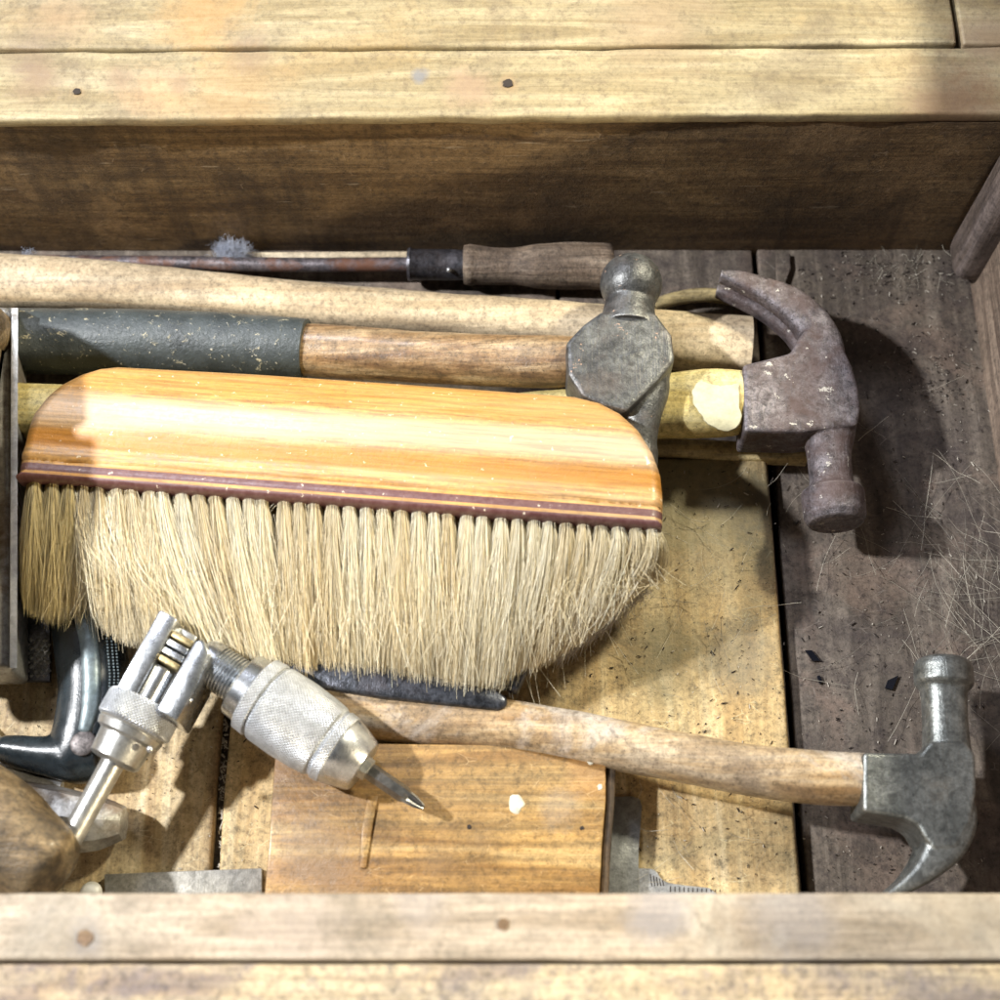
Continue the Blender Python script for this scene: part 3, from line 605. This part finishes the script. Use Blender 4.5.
def face(vs, uvs=None):
    f = bm.faces.new(vs)
    for l in f.loops: l[uvl].uv = info.get(l.vert, (0, 0))
for i in range(nu-1):
    for j in range(nv): face((grid[i][j], grid[i+1][j], grid[i+1][j+1], grid[i][j+1]))
loop_ = [grid[i][0] for i in range(nu)]+[grid[nu-1][j] for j in range(1, nv+1)]+[grid[i][nv] for i in range(nu-2, -1, -1)]+[grid[0][j] for j in range(nv-1, 0, -1)]
low = []
for v in loop_:
    q = bm.verts.new(v.co-Nn*.0075); info[q] = info[v]; low.append(q)
for i in range(len(loop_)):
    k = (i+1) % len(loop_); face((loop_[i], low[i], low[k], loop_[k]))
bm.faces.new(low)
brush = empty('paperhanging_brush', O+X*.15+Y*.02-Nn*.004, 'wide wooden paperhanging brush with orange varnished handle and pale bristles', 'brush')
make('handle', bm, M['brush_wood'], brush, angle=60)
# bristles
ctrl = np.array([(25, 24, 612), (45, 44, 618), (62, 62, 622), (75, 80, 616), (80, 92, 612), (90, 102, 628), (105, 122, 640), (125, 148, 644), (150, 176, 640), (165, 196, 634), (180, 212, 640), (205, 236, 655), (250, 275, 664), (300, 312, 669), (350, 356, 673), (400, 402, 677), (450, 450, 686), (490, 480, 686), (530, 508, 680), (560, 532, 669), (590, 560, 652), (615, 590, 632), (635, 618, 610), (655, 648, 584)], float)
nt = 38; per = 640; Ps = []; Cs = []
base1 = np.array([.76, .63, .38]); base2 = np.array([.95, .90, .73]); base3 = np.array([.60, .42, .17])
def px_root(x): return 484+(x-22)*(533-484)/640.
def bez(p0, p1, p2, p3, K=9):
    t = np.linspace(0, 1, K)[:, None]; return (1-t)**3*p0+3*(1-t)**2*t*p1+3*(1-t)*t*t*p2+t**3*p3
for ti in range(nt):
    xr = 31+ti*(652-31)/(nt-1)+g_(0, 1.7); tuft_l = g_(1, .018); warm = random.random(); lean = g_(0, 6); gap = random.uniform(.8, 1.25)
    ncl = 9; cl = [(g_(0, 4.5), g_(0, .025), random.random()) for _ in range(ncl)]
    for h in range(per):
        c_ = cl[h % ncl]
        a = random.uniform(0, 6.28); q = math.sqrt(random.random()); dx, dz = math.cos(a)*q, math.sin(a)*q
        x0 = xr+dx*6.8; y0 = px_root(x0)-4+random.uniform(-2, 1)
        lay = dz                                           # -1 bottom .. 1 top
        xt = x0+dx*12*gap+g_(0, 8)+c_[0]*1.4+lean
        tx = np.interp(xt, ctrl[:, 0], ctrl[:, 1]); ty = np.interp(xt, ctrl[:, 0], ctrl[:, 2])
        if xr < 74 and tx > 82: tx = 82-random.random()*5
        if xt > 655: tx = 648+(xt-655)*.5
        f = (1-abs(g_(0, .045)) )*tuft_l+c_[1]
        if random.random() < .03: f += random.uniform(0, .09)
        y1 = y0+(ty-y0)*f
        zroot = zl+(zr-zl)*(x0-22)/640+.0115+dz*.0045
        ztip = .034+lay*.009+g_(0, .002)
        rightk = max(0, (xr-540)/115.)
        if x0 < 240 and x0 > 90: ztip += .006
        p0 = np.array(at(x0, y0, zroot)); p3 = np.array(at(tx, y1, ztip))
        fan = dx*6.5*gap
        p1 = np.array(at(x0+fan+g_(0, 1.8)+(tx-x0)*(.10-.45*rightk*.3)+rightk*5, y0+(y1-y0)*.33, zroot+.001+lay*.002))
        p2 = np.array(at(x0+fan*1.3+(tx-x0)*.6+rightk*7+g_(0, 3.2)+c_[0]*.5, y0+(y1-y0)*.70, (zroot+ztip)/2+.003+lay*.004))
        p = bez(p0, p1, p2, p3); Ps.append(p)
        w_ = min(1, max(0, g_(.5, .28)+(c_[2]-.5)*.5)); b = base1*(1-w_)+base2*w_
        if x0 < 78: b = b*.35+.65*np.array([.58, .44, .14])  # leftmost tufts golden: their shaded tone is put into the colour
        elif warm > .7 or x0 < 150: b = b*.6+.4*(base3*(1-w_)+base1*w_)
        tt = np.linspace(0, 1, 9)[:, None]
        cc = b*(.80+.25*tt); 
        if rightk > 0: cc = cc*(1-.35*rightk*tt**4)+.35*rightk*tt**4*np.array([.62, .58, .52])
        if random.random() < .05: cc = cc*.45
        Cs.append(cc)
# crossing wayward hairs over the parted area
for i in range(1300):
    x0 = random.uniform(74, 185); y0 = px_root(x0)+abs(g_(0, 26)); k = random.random()
    tx = 150+(x0-74)*.72+g_(0, 14)+k*15; ty = 598+(x0-74)*.5+g_(0, 12)+k*8
    if random.random() < .35: tx = 95+(x0-74)*.6+g_(0, 6); ty = 622+g_(0, 8)
    z0 = zl+.015+random.uniform(-.002, .002)
    p0 = np.array(at(x0, y0, z0)); p1 = np.array(at(x0+6, y0+40, z0+.003)); p2 = np.array(at((x0+tx)/2+g_(0, 7), ty-38+g_(0, 8), z0-.001)); p3 = np.array(at(tx, ty, .040+g_(0, .003)))
    Ps.append(bez(p0, p1, p2, p3)); w_ = random.random(); Cs.append((base1*(1-w_)+base2*w_)*np.ones((9, 1))*random.uniform(.8, 1.08))
for i in range(1100):                                       # loose hairs lying across the bunch
    x0 = random.uniform(90, 640); y0 = px_root(x0)+random.uniform(0, 70); a = g_(0, .33); L = random.uniform(40, 105)
    x1 = x0+L*math.sin(a); y1 = min(y0+L*math.cos(a), np.interp(x1, ctrl[:, 1], ctrl[:, 2])+random.uniform(-4, 9)); z0 = zl+(zr-zl)*(x0-22)/640+.014-(y0-px_root(x0))*.00005
    p0 = np.array(at(x0, y0, z0)); p3 = np.array(at(x1, y1, z0-.010)); b_ = rng.normal(0, .002, 3); b_[2] = abs(b_[2])*.5
    Ps.append(bez(p0, p0*.67+p3*.33+b_, p0*.33+p3*.67+b_, p3)); w_ = random.random(); Cs.append((base1*(1-w_)+base2*w_)*np.ones((9, 1))*random.uniform(.75, 1.08))
for i in range(110):                                         # long strays hanging below
    x0 = random.choice([g_(300, 60), g_(440, 40), g_(500, 60)]); y0 = np.interp(x0, ctrl[:, 1], ctrl[:, 2])-60; a = g_(0, .35)
    L = random.uniform(70, 100); p0 = np.array(at(x0, y0, .038)); p3 = np.array(at(x0+L*math.sin(a), y0+L*math.cos(a), .030)); m_ = (p0+p3)/2+np.array([g_(0, .002), 0, .002])
    Ps.append(bez(p0, m_, m_, p3)); Cs.append(np.ones((9, 3))*np.array([.74, .68, .52]))
for i in range(1500):
    t = random.random(); w_ = random.uniform(-1, 1); bx = 566+(652-566)*t; by = 662+(590-662)*t-10*math.sin(math.pi*t)*-.4
    x0 = bx-5+w_*5+random.uniform(-2, 2)-6*(1-t); y0 = by-8+w_*8; L = random.uniform(7, 16); a = g_(2.35, .5); zz = .030-.008*abs(w_)+random.uniform(-.001, .004)
    p0 = np.array(at(x0, y0, zz)); p3 = np.array(at(x0+L*math.cos(a), y0+L*math.sin(a)*.8, zz-.004+g_(0, .002))); m_ = (p0+p3)/2+rng.normal(0, .0006, 3)
    Ps.append(bez(p0, m_, m_, p3)); Cs.append(np.ones((9, 3))*np.array([.66, .60, .56])*random.uniform(.55, 1.15))
Ps = np.array(Ps); Cs = np.clip(np.array(Cs), .01, .95); keep = Ps[..., 2].min(1) > .008; Ps, Cs = Ps[keep], Cs[keep]
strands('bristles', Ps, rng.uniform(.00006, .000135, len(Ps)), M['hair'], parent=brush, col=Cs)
# ------------------------------------------------------------------ dark steel bars below the bristles
bm = bmesh.new(); prism_px(bm, [(250, 650), (400, 668), (497, 690), (507, 697), (507, 706), (498, 710), (380, 697), (250, 676)], .0395, .010, .0018, 3); make('cold_chisel', bm, M['blue_steel'], loc=at(400, 690, .01)); tag(COL.objects[-1], 'dark blued steel chisel under the bristle tips, its blunt tip towards the right', 'chisel')
bm = bmesh.new(); prism_px(bm, [(400, 640), (520, 650), (529, 668), (517, 692), (500, 684), (400, 664)], .0370, .009, .0018, 3); make('steel_wedge', bm, M['blue_steel'], loc=at(500, 680, .01)); tag(COL.objects[-1], 'short blunt dark steel wedge half hidden by the bristles, behind the chisel tip', 'wedge')
# ------------------------------------------------------------------ lower claw hammer
r = empty('claw_hammer', at(900, 780, 0), 'grey steel claw hammer with worn brown handle, its claw pointing to the front rim', 'hammer')
zc = .038
bm = bmesh.new(); loft_px(bm, [(270, 690, .023, 28, .0125), (330, 702, .023, 29, .0128), (420, 716, .024, 29, .0128), (520, 729, .026, 27, .0125), (600, 742, .029, 25.5, .012), (680, 757, .033, 24.5, .0115), (750, 770, .036, 25, .0118), (810, 777, .038, 26.5, .0123), (864, 780, .038, 26, .012)], n=2.3, seg=40, res=70, wob=.0004, ends=.006); make('handle', bm, M['low_wood'], r)
bm = bmesh.new(); zt = .051
prism_px(bm, [(863, 752), (921, 753), (930, 741), (966, 741), (976, 754), (977, 790), (972, 822), (958, 848), (934, 850), (924, 836), (918, 825), (905, 818), (863, 811)], zt, .026, .0016, 2)
tine_pair(bm, [(945, 790, 20, .0125, -.002), (946, 820, 26, .0125, -.002), (940, 845, 22, .0125, .0), (926, 866, 15, .0122, .001), (908, 883, 9.5, .012, .0018), (893, 893, 6.5, .0118, .0024), (876, 902, 3, .0114, .003)], zc, 0)
loft_px(bm, [(947, 760, zc, 24, None), (946, 742, zc, 22.5, None), (945, 722, zc, 21.5, None), (944, 695, zc, 22, None), (944, 685, zc, 24, None)], n=2.6, seg=32, res=18)
lathe_px(bm, (944, 691), (943, 659), [(0, 22), (4, 27), (7, 29), (22, 29), (28, 27), (31, 22)], zc, zc)
make('head', bm, M['steel_green'], r, remesh=.00052, smooth=2)
# ------------------------------------------------------------------ pine block
blk = empty('wood_block', at(440, 820, .009), 'orange pine offcut with a white paint spot, in front of the lower hammer handle', 'wood block')
bm = bmesh.new(); prism_px(bm, [(276, 742), (320, 742.5), (380, 743), (500, 744.5), (600, 746), (606, 749), (606, 800), (602, 850), (598, 930), (380, 930), (262, 930), (268, 850)], .033, .022, .0011, 2)
for v in bm.verts: v.co += mnoise.noise_vector(v.co*60)*.0002
bo = make('board', bm, M['block'], blk)
bm = bmesh.new(); prism_px(bm, [(606.3, 750), (613, 752), (616, 760), (615, 800), (611, 850), (607, 930), (598.3, 930), (602.3, 850), (606.3, 800)], .0305, .0195, .0012, 2); make('worn_edge', bm, M['edge_wood'], blk)
def spot(px, py, z, rx, h, mat, name, par, seg=22, jag=.25):
    bm = bmesh.new(); k = kk(px, py, z); c = at(px, py, z); cv = bm.verts.new(c+Vector((0, 0, h))); rg = []; rg2 = []
    ph = random.random()*9
    for j in range(seg):
        a = 2*math.pi*j/seg; q = rx*k*(1+jag*mnoise.noise(Vector((math.cos(a)*1.5, math.sin(a)*1.5, ph)))*1.6)
        rg.append(bm.verts.new(c+Vector((math.cos(a)*q, math.sin(a)*q, -.0002)))); rg2.append(bm.verts.new(c+Vector((math.cos(a)*q*.8, math.sin(a)*q*.8, h*.9))))
    for j in range(seg):
        l = (j+1) % seg; bm.faces.new((rg[j], rg[l], rg2[l], rg2[j])); bm.faces.new((rg2[j], rg2[l], cv))
    return make(name, bm, mat, par)
spot(517, 804, .0331, 9, .0004, M['white_paint'], 'paint_spot', blk, jag=.3)
spot(590, 761, .0331, 4, .0003, M['white_paint'], 'paint_spot', blk); spot(600, 787, .0331, 3, .0003, M['white_paint'], 'paint_spot', blk)
spot(469, 827, .0332, 2.4, .0002, M['debris_dark'], 'nail_hole', blk); spot(582, 828, .0332, 2.2, .0002, M['debris_dark'], 'nail_hole', blk)
# shallow chiselled ridge on the block
bm = bmesh.new(); prism_px(bm, [(368, 796), (378, 796), (372, 830), (366, 868), (360, 868), (362, 830)], .0342, .0014, .0004, 2); make('ridge', bm, M['block'], blk)
# ------------------------------------------------------------------ metal square, rule, strip, bead
bm = bmesh.new(); prism_px(bm, [(596, 797), (632, 796), (640, 799), (642, 806), (639, 850), (638, 930), (596, 930)], .0125, .003, .0006, 2); make('steel_plate', bm, M['plate'], loc=at(620, 850, .009)); tag(COL.objects[-1], 'flat grey steel plate sticking out from under the right edge of the pine block', 'steel plate')
bm = bmesh.new(); prism_px(bm, smooth_outline([(620, 868), (648, 868), (656, 870), (662, 880), (672, 884), (722, 889), (730, 930), (620, 930)], 1), .0112, .0015, .0003, 1); rl = make('steel_rule', bm, M['plate_lite'], loc=at(680, 885, .009)); tag(rl, 'bright thin steel rule with tick marks by the front rim', 'rule')
bm = bmesh.new()
for i in range(5): prism_px(bm, [(650+i*3, 874+i*1.5), (651+i*3, 874+i*1.5), (652.3+i*3, 886), (651.3+i*3, 886)], .01132, .0002)
for i in range(12): prism_px(bm, [(670+i*4.5, 886.3+i*.3), (671+i*4.5, 886.3+i*.3), (671+i*4.5, 892), (670+i*4.5, 892)], .01132, .0002)
make('tick_marks', bm, M['debris_dark'], rl)
bm = bmesh.new(); prism_px(bm, [(104, 874), (180, 871), (262, 868), (262, 930), (106, 930)], .013, .004, .0006, 2); make('steel_strip', bm, M['strip'], loc=at(180, 885, .009)); tag(COL.objects[-1], 'scratched grey metal strip with orange rust streak left of the pine block', 'metal strip')
bm = bmesh.new(); c = at(91, 893, .0125); bmesh.ops.create_uvsphere(bm, u_segments=24, v_segments=14, radius=.0050); bmesh.ops.scale(bm, vec=(1, 1, .6), verts=bm.verts[:]); bm.transform(Matrix.Translation(c)); make('bead', bm, M['bead'], loc=c); tag(COL.objects[-1], 'small round white bead by the front rim at the left', 'bead')
# ------------------------------------------------------------------ brace
A0, A1 = (70, 840), (192, 620); zA, zB = .045, .050
br = empty('hand_brace', at(150, 740, .009), 'nickel plated carpenter\'s hand brace with knurled chuck holding a screwdriver bit', 'hand brace')
L = math.hypot(122, 220)
def along(t, off=0.):                       # t px along axis from A0, off px to the right
    d = (122/L, -220/L); n_ = (220/L, 122/L); return (A0[0]+d[0]*t+n_[0]*off, A0[1]+d[1]*t+n_[1]*off)
bm = bmesh.new(); lathe_px(bm, along(-30), along(130), [(0, 11.5), (150, 12.5), (160, 12.5)], zA, zB-.002, 36); make('crank_rod', bm, M['chrome_dull'], br)
bm = bmesh.new(); lathe_px(bm, along(88), along(200), [(0, 18), (1, 23), (4, 26), (27, 28), (29, 30), (30, 33), (37, 35), (38, 34), (41, 36), (42, 34)], zB-.002, zB, 56); make('collar', bm, M['chrome_dull'], br, angle=40)
bm = bmesh.new(); lathe_px(bm, along(128), along(200), [(0, 33), (2, 37.5), (4, 38.5), (25, 38.5), (28, 37), (29, 33)], zB, zB, 64); make('knurled_ring', bm, M['knurl'], br, angle=40)
c = at(*along(127, 33), zB+.004); bm = bmesh.new(); bmesh.ops.create_uvsphere(bm, u_segments=14, v_segments=8, radius=.0016); bm.transform(Matrix.Translation(at(*along(118, 26), zB+.010))); make('pin', bm, M['chrome'], br)
# ratchet head: two cheeks with a gap
zt = zB+.0155
def box_al(t0, t1, o0, o1, z, th, bev, mat, name, par, cut=0):
    bm = bmesh.new(); pts = [along(t0, o0), along(t1-cut, o0), along(t1, o0+cut), along(t1, o1), along(t0, o1)] if cut else [along(t0, o0), along(t1, o0), along(t1, o1), along(t0, o1)]
    prism_px(bm, pts, z, th, bev, 2); return make(name, bm, mat, par)
box_al(156, 246, -34, -13, zt, .026, .0014, M['chrome'], 'ratchet_cheek', br, cut=0)
bm = bmesh.new(); prism_px(bm, [along(156, 12), along(236, 12), along(240, 20), along(232, 32), along(200, 36), along(156, 36)], zt, .026, .0014, 2); make('ratchet_cheek', bm, M['chrome'], br)
box_al(154, 240, -14, 13, zt-.010, .014, .001, M['chrome_dull'], 'ratchet_core', br)
bm = bmesh.new(); lathe_px(bm, along(157), along(200), [(0, 10), (2, 11.5), (36, 11.5), (38, 10)], zt-.006, zt-.006, 32); make('pawl_pin', bm, M['chrome'], br)
for i, t in enumerate((200, 209, 218, 227)):
    bm = bmesh.new(); mt = M['brass'] if i in (0, 3) else M['chrome']
    prism_px(bm, [along(t, -12), along(t+7, -12), along(t+7, 11.5), along(t, 11.5)], zt-.0015, .010, .0008, 3); make('ratchet_tooth', bm, mt, br)
bm = bmesh.new(); bmesh.ops.create_uvsphere(bm, u_segments=16, v_segments=10, radius=.0018); bm.transform(Matrix.Translation(at(189, 700, zt-.003))); make('pin', bm, M['chrome'], br)
# chuck
C0, C1 = (212, 664), (424, 808); LC = math.hypot(C1[0]-C0[0], C1[1]-C0[1]); zc0, zc1 = .052, .045
def lathe_c(prof, seg=64, n=2.0):
    bm = bmesh.new(); a, b = at(*C0, zc0), at(*C1, zc1); k = kk(300, 730, .047)
    P = [a+(b-a)*(t/LC) for t, r_ in prof]
    for i in range(1, len(P)):
        if (P[i]-P[i-1]).dot(b-a) <= 1e-9 or (P[i]-P[i-1]).length < 1e-5: P[i] = P[i-1]+(b-a).normalized()*2e-5
    loft(bm, P, [max(r_*k, 2e-5) for t, r_ in prof], [max(r_*k, 2e-5) for t, r_ in prof], n, seg); return bm
th = [(-16, 14), (-12, 20), (-6, 22.5), (2, 23)]
for i in range(8): th += [(4+i*3.6, 23.2), (5.4+i*3.6, 23.2), (6.2+i*3.6, 20.8), (7.2+i*3.6, 20.8)]
th += [(34, 22), (44, 22)]
make('threaded_spindle', lathe_c(th), M['chrome'], br, angle=30)
ch = make('chuck_collar', lathe_c([(36, 24), (36, 32), (38, 34), (51, 35), (52, 37), (53, 38)]), M['chrome'], br, angle=35)
make('chuck_ring', lathe_c([(53, 38), (54, 40), (66, 41), (67, 39)]), M['knurl'], br, angle=35)
make('chuck_shell', lathe_c([(66, 38.7), (70, 38.7), (71, 40.5), (74, 41.3), (100, 42), (125, 40.5), (139, 38.8), (141, 37.5), (141.5, 36.6), (145, 36.5)]), M['knurl'], br, angle=35)
make('chuck_ring', lathe_c([(144.5, 36.5), (146, 38), (155, 37), (156, 35.5)]), M['knurl'], br, angle=35)
make('chuck_nose', lathe_c([(155.5, 36), (158, 36), (163, 34.5), (182, 28), (184.5, 26), (184.6, 15), (180, 12)]), M['chrome'], br, angle=35)
make('chuck_jaw', lathe_c([(178, 12), (191, 11.5), (192, 9)], 6), M['chrome_dull'], br, angle=20)
bt = empty('x', (0, 0, 0), None, None); bpy.data.objects.remove(bt)
bm = lathe_c([(188, 8.6), (232, 8.6), (235, 7.6)], 6); bit = make('screwdriver_bit', bm, M['bit'], br, angle=20)
# cross-shaped tip
bm = bmesh.new(); a, b = at(*C0, zc0), at(*C1, zc1); ax = (b-a).normalized(); sd = ax.cross(Vector((0, 0, 1))).normalized(); up = sd.cross(ax).normalized(); k = kk(415, 800, .046)
rings = []
for t, r1, r2 in ((233, 8.0, 7.4), (238, 8.2, 4.2), (247, 7.0, 2.6), (253, 4.6, 1.8), (256, 2.6, 1.4)):
    c = a+(b-a)*(t/LC); rg = []
    for j in range(16):
        an = 2*math.pi*j/16+.5; rr = r1 if j % 4 in (0,) else (r2 if j % 4 == 2 else (r1*.55+r2*.45)); rg.append(bm.verts.new(c+(sd*math.cos(an)+up*math.sin(an))*rr*k))
    rings.append(rg)
for p, q in zip(rings, rings[1:]):
    for j in range(16): bm.faces.new((p[j], p[(j+1) % 16], q[(j+1) % 16], q[j]))
bm.faces.new(rings[0]); bm.faces.new(rings[-1]); make('cross_tip', bm, M['bit'], bit, angle=25)
# wooden sweep grip, lower left
bm = bmesh.new(); loft_px(bm, [(-110, 760, .050, 40, None), (-60, 790, .050, 50, None), (-14, 822, .050, 52, None), (20, 848, .050, 48, None), (50, 870, .050, 40, None)], n=2.3, seg=44, res=36, wob=.0008, ends=.007); make('wooden_grip', bm, M['grip_wood'], br)
# ------------------------------------------------------------------ black pistol grip
r = empty('saw_handle', at(85, 700, 0), 'black enamelled pistol grip tool handle with stippled sides under the brush', 'tool handle')
zg = .020
bm = bmesh.new(); loft_px(bm, [(70, 560, zg, 28, .016), (84, 610, zg, 33, .017), (91, 650, zg, 35, .018), (94, 690, zg, 34, .018), (90, 725, zg, 34, .018), (80, 752, zg, 32, .017), (66, 768, zg, 22, .015)], n=2.2, seg=36, res=30)
loft_px(bm, [(100, 752, zg, 30, .017), (75, 757, zg, 26, .016), (45, 756, zg, 19, .014), (18, 752, zg, 16, .012), (6, 750, zg, 14, .011)], n=2.1, seg=32, res=24, ends=.004)
gb = make('grip_body', bm, M['black_cast'], r, remesh=.0008, smooth=4)
def grip_strip(x_off, w_, z_, mat, name, wob_=0):
    bm = bmesh.new(); rows = [(78+x_off, 606, z_, w_, .003), (86+x_off, 640, z_+.0006, w_, .003), (89+x_off, 675, z_+.0007, w_, .003), (88+x_off, 705, z_+.0005, w_, .003), (83+x_off, 730, z_, w_*.8, .003)]
    loft_px(bm, rows, n=2., seg=20, res=30, ends=.002); return make(name, bm, mat, gb)
grip_strip(2, 10, zg+.0155, M['sheen_stipple'], 'grip_sheen')  # lighter strip stands in for the black grip's central sheen
for xo in (-18, -22.5, -14, 17, 21.5, 25.5):
    bm = bmesh.new()
    for q in range(34):
        t = q/33; y = 622+t*106; x = np.interp(y, [606, 640, 675, 705, 730], [78, 86, 89, 88, 83])+xo+4
        e = min(.999, abs(xo)/35.); z = zg+.0178*(1-e**2.2)**(1/2.2)+.0001
        bmesh.ops.create_icosphere(bm, subdivisions=1, radius=.00055, matrix=Matrix.Translation(at(x, y, z)))
    make('stippling', bm, M['sheen_stipple'], gb)
bm = bmesh.new(); bmesh.ops.create_uvsphere(bm, u_segments=32, v_segments=16, radius=.0058); bmesh.ops.scale(bm, vec=(1, 1, .25), verts=bm.verts[:]); bm.transform(Matrix.Translation(at(83, 743, zg+.0168))); make('rivet', bm, M['rivet'], r)
# lighter metal guard line under the toe
bm = bmesh.new(); loft_px(bm, [(-20, 725, .012, 8, .003), (-2, 748, .012, 9, .003), (6, 766, .012, 9, .003), (30, 780, .012, 7, .003), (62, 787, .012, 5, .003)], seg=20, res=24); make('guard', bm, M['plate_lite'], r)
# checkered plate
bm = bmesh.new(); prism_px(bm, [(12, 600), (50, 600), (50, 681), (12, 681)], .016, .003, .0005, 2); cp = make('checkered_plate', bm, M['ferrule'], loc=at(30, 660, .009)); tag(cp, 'small dark steel plate with raised diamond pattern left of the black grip', 'steel plate')
bm = bmesh.new()
for i in range(5):
    for j in range(9):
        x = 17+i*7+(j % 2)*3.5; y = 640+j*4.4
        c = at(x, y, .0161); k = .0014; vs = [bm.verts.new(c+Vector(q)) for q in ((k, 0, 0), (0, k, 0), (-k, 0, 0), (0, -k, 0), (0, 0, .0009))]
        for a_ in range(4): bm.faces.new((vs[a_], vs[(a_+1) % 4], vs[4]))
make('raised_diamonds', bm, M['steel_dark'], cp)
# grey blunt tool end
bm = bmesh.new(); loft_px(bm, [(-20, 812, .022, 30, None), (30, 815, .022, 32, None), (70, 822, .022, 31, None), (100, 824, .022, 27, None), (118, 824, .022, 20, None), (124, 824, .022, 17, None)], n=2.2, seg=8, res=14, wob=.0008); make('metal_punch', bm, M['plane'], loc=at(60, 820, .009), angle=20); tag(COL.objects[-1], 'blunt grey steel punch lying below the black grip, crossed by the brace rod', 'punch')
# ------------------------------------------------------------------ hand plane at the left edge
r = empty('hand_plane', at(-40, 480, 0), 'metal bodied hand plane standing at the left edge, only its worn steel side showing', 'hand plane')
def wall_px(pts_top, z0f, w_, mat, name):
    bm = bmesh.new(); ys = np.linspace(0, 1, 24); prev = None; rings = []
    (xa, ya), (xb, yb) = pts_top
    for t in ys:
        zt_ = z0f(t); p = at(xa+(xb-xa)*t, ya+(yb-ya)*t, zt_)
        q = at(xa-5+(xb-xa)*t, ya+(yb-ya)*t, .012); rings.append([bm.verts.new(Vector((p.x, p.y, zt_))), bm.verts.new(Vector((p.x-w_, p.y, zt_))), bm.verts.new(Vector((q.x-w_, q.y, .012))), bm.verts.new(Vector((q.x, q.y, .012)))])
    for a, b in zip(rings, rings[1:]):
        for j in range(4): bm.faces.new((a[j], a[(j+1) % 4], b[(j+1) % 4], b[j]))
    bm.faces.new(rings[0]); bm.faces.new(rings[-1]); return make(name, bm, mat, r)
wall_px(((18, 308), (17, 668)), lambda t: .050, .0032, M['chrome_dull'], 'side_wall')
bm = bmesh.new(); prism_px(bm, [(-70, 300), (10, 306), (10, 668), (-70, 668)], .046, .03, .003, 3); make('lever_cap', bm, M['plane'], r)
xa = -.247; ya = at(-42, 660, .05).y; yb = at(-42, 330, .05).y
bm = bmesh.new(); pp = [Vector((xa, ya+(yb-ya)*t, .045+.086*math.sin(math.pi*t)**.45)) for t in np.linspace(0, 1, 24)]
loft(bm, pp, [.009]*24, [.012]*24, 2.2, 24, up=Vector((0, -1, .3)))
vs = [bm.verts.new((xa-.004, p.y, p.z)) for p in pp]+[bm.verts.new((xa-.004, pp[0].y, .03))]; 
prism(bm, [Vector((xa-.006, ya, .05)), Vector((xa+.006, ya, .05)), Vector((xa+.006, yb, .05)), Vector((xa-.006, yb, .05))], .02)
bmesh.ops.delete(bm, geom=vs, context='VERTS')
rg = []
for p in pp: rg.append([bm.verts.new((xa-.006, p.y, p.z)), bm.verts.new((xa+.006, p.y, p.z)), bm.verts.new((xa+.006, p.y, .04)), bm.verts.new((xa-.006, p.y, .04))])
for a, b in zip(rg, rg[1:]):
    for j in range(4): bm.faces.new((a[j], a[(j+1) % 4], b[(j+1) % 4], b[j]))
make('tote', bm, M['grip_wood'], r)  # out of view; arch raised and shaped to shade the brush's left end
# ------------------------------------------------------------------ light
W = bpy.data.worlds.new('World'); S.world = W; W.use_nodes = True; wn = W.node_tree.nodes; wl = W.node_tree.links
bg = wn['Background']; tc = wn.new('ShaderNodeTexCoord'); sp_ = wn.new('ShaderNodeSeparateXYZ'); cr = wn.new('ShaderNodeValToRGB')
wl.new(tc.outputs['Generated'], sp_.inputs[0]); wl.new(sp_.outputs[2], cr.inputs[0]); wl.new(cr.outputs[0], bg.inputs[0])
cr.color_ramp.elements[0].color = (.01, .01, .01, 1); cr.color_ramp.elements[0].position = .35; cr.color_ramp.elements[1].color = (1., 1., 1., 1); cr.color_ramp.elements[1].position = .75; bg.inputs[1].default_value = .03
def area(name, loc, target, size, power, col):
    l = bpy.data.lights.new(name, 'AREA'); l.shape = 'DISK'; l.size = size; l.energy = power; l.color = col
    o = bpy.data.objects.new(name, l); COL.objects.link(o); o.location = loc
    o.rotation_euler = (Vector(target)-Vector(loc)).to_track_quat('-Z', 'Y').to_euler(); return o
area('key_left', (-.90, .33, .98), (.05, .25, 0), .06, 27, (.97, .98, 1.))
area('lamp_right', (.57, .72, .70), (0, .25, 0), .11, 10.8, (1., .925, .70))
area('soft_back', (-.45, 1.10, 1.05), (0, .25, 0), .26, 8, (.86, .89, 1.))  # added unseen soft light for the brush handle's sheen and ambient fill
area('lamp_low_right', (1.05, -.15, .60), (-.1, .42, .06), .06, 15, (1., .84, .56))
S.render.engine = 'CYCLES'
S.view_settings.view_transform = 'Standard'; S.view_settings.look = 'None'; S.view_settings.exposure = .2; S.view_settings.gamma = 1
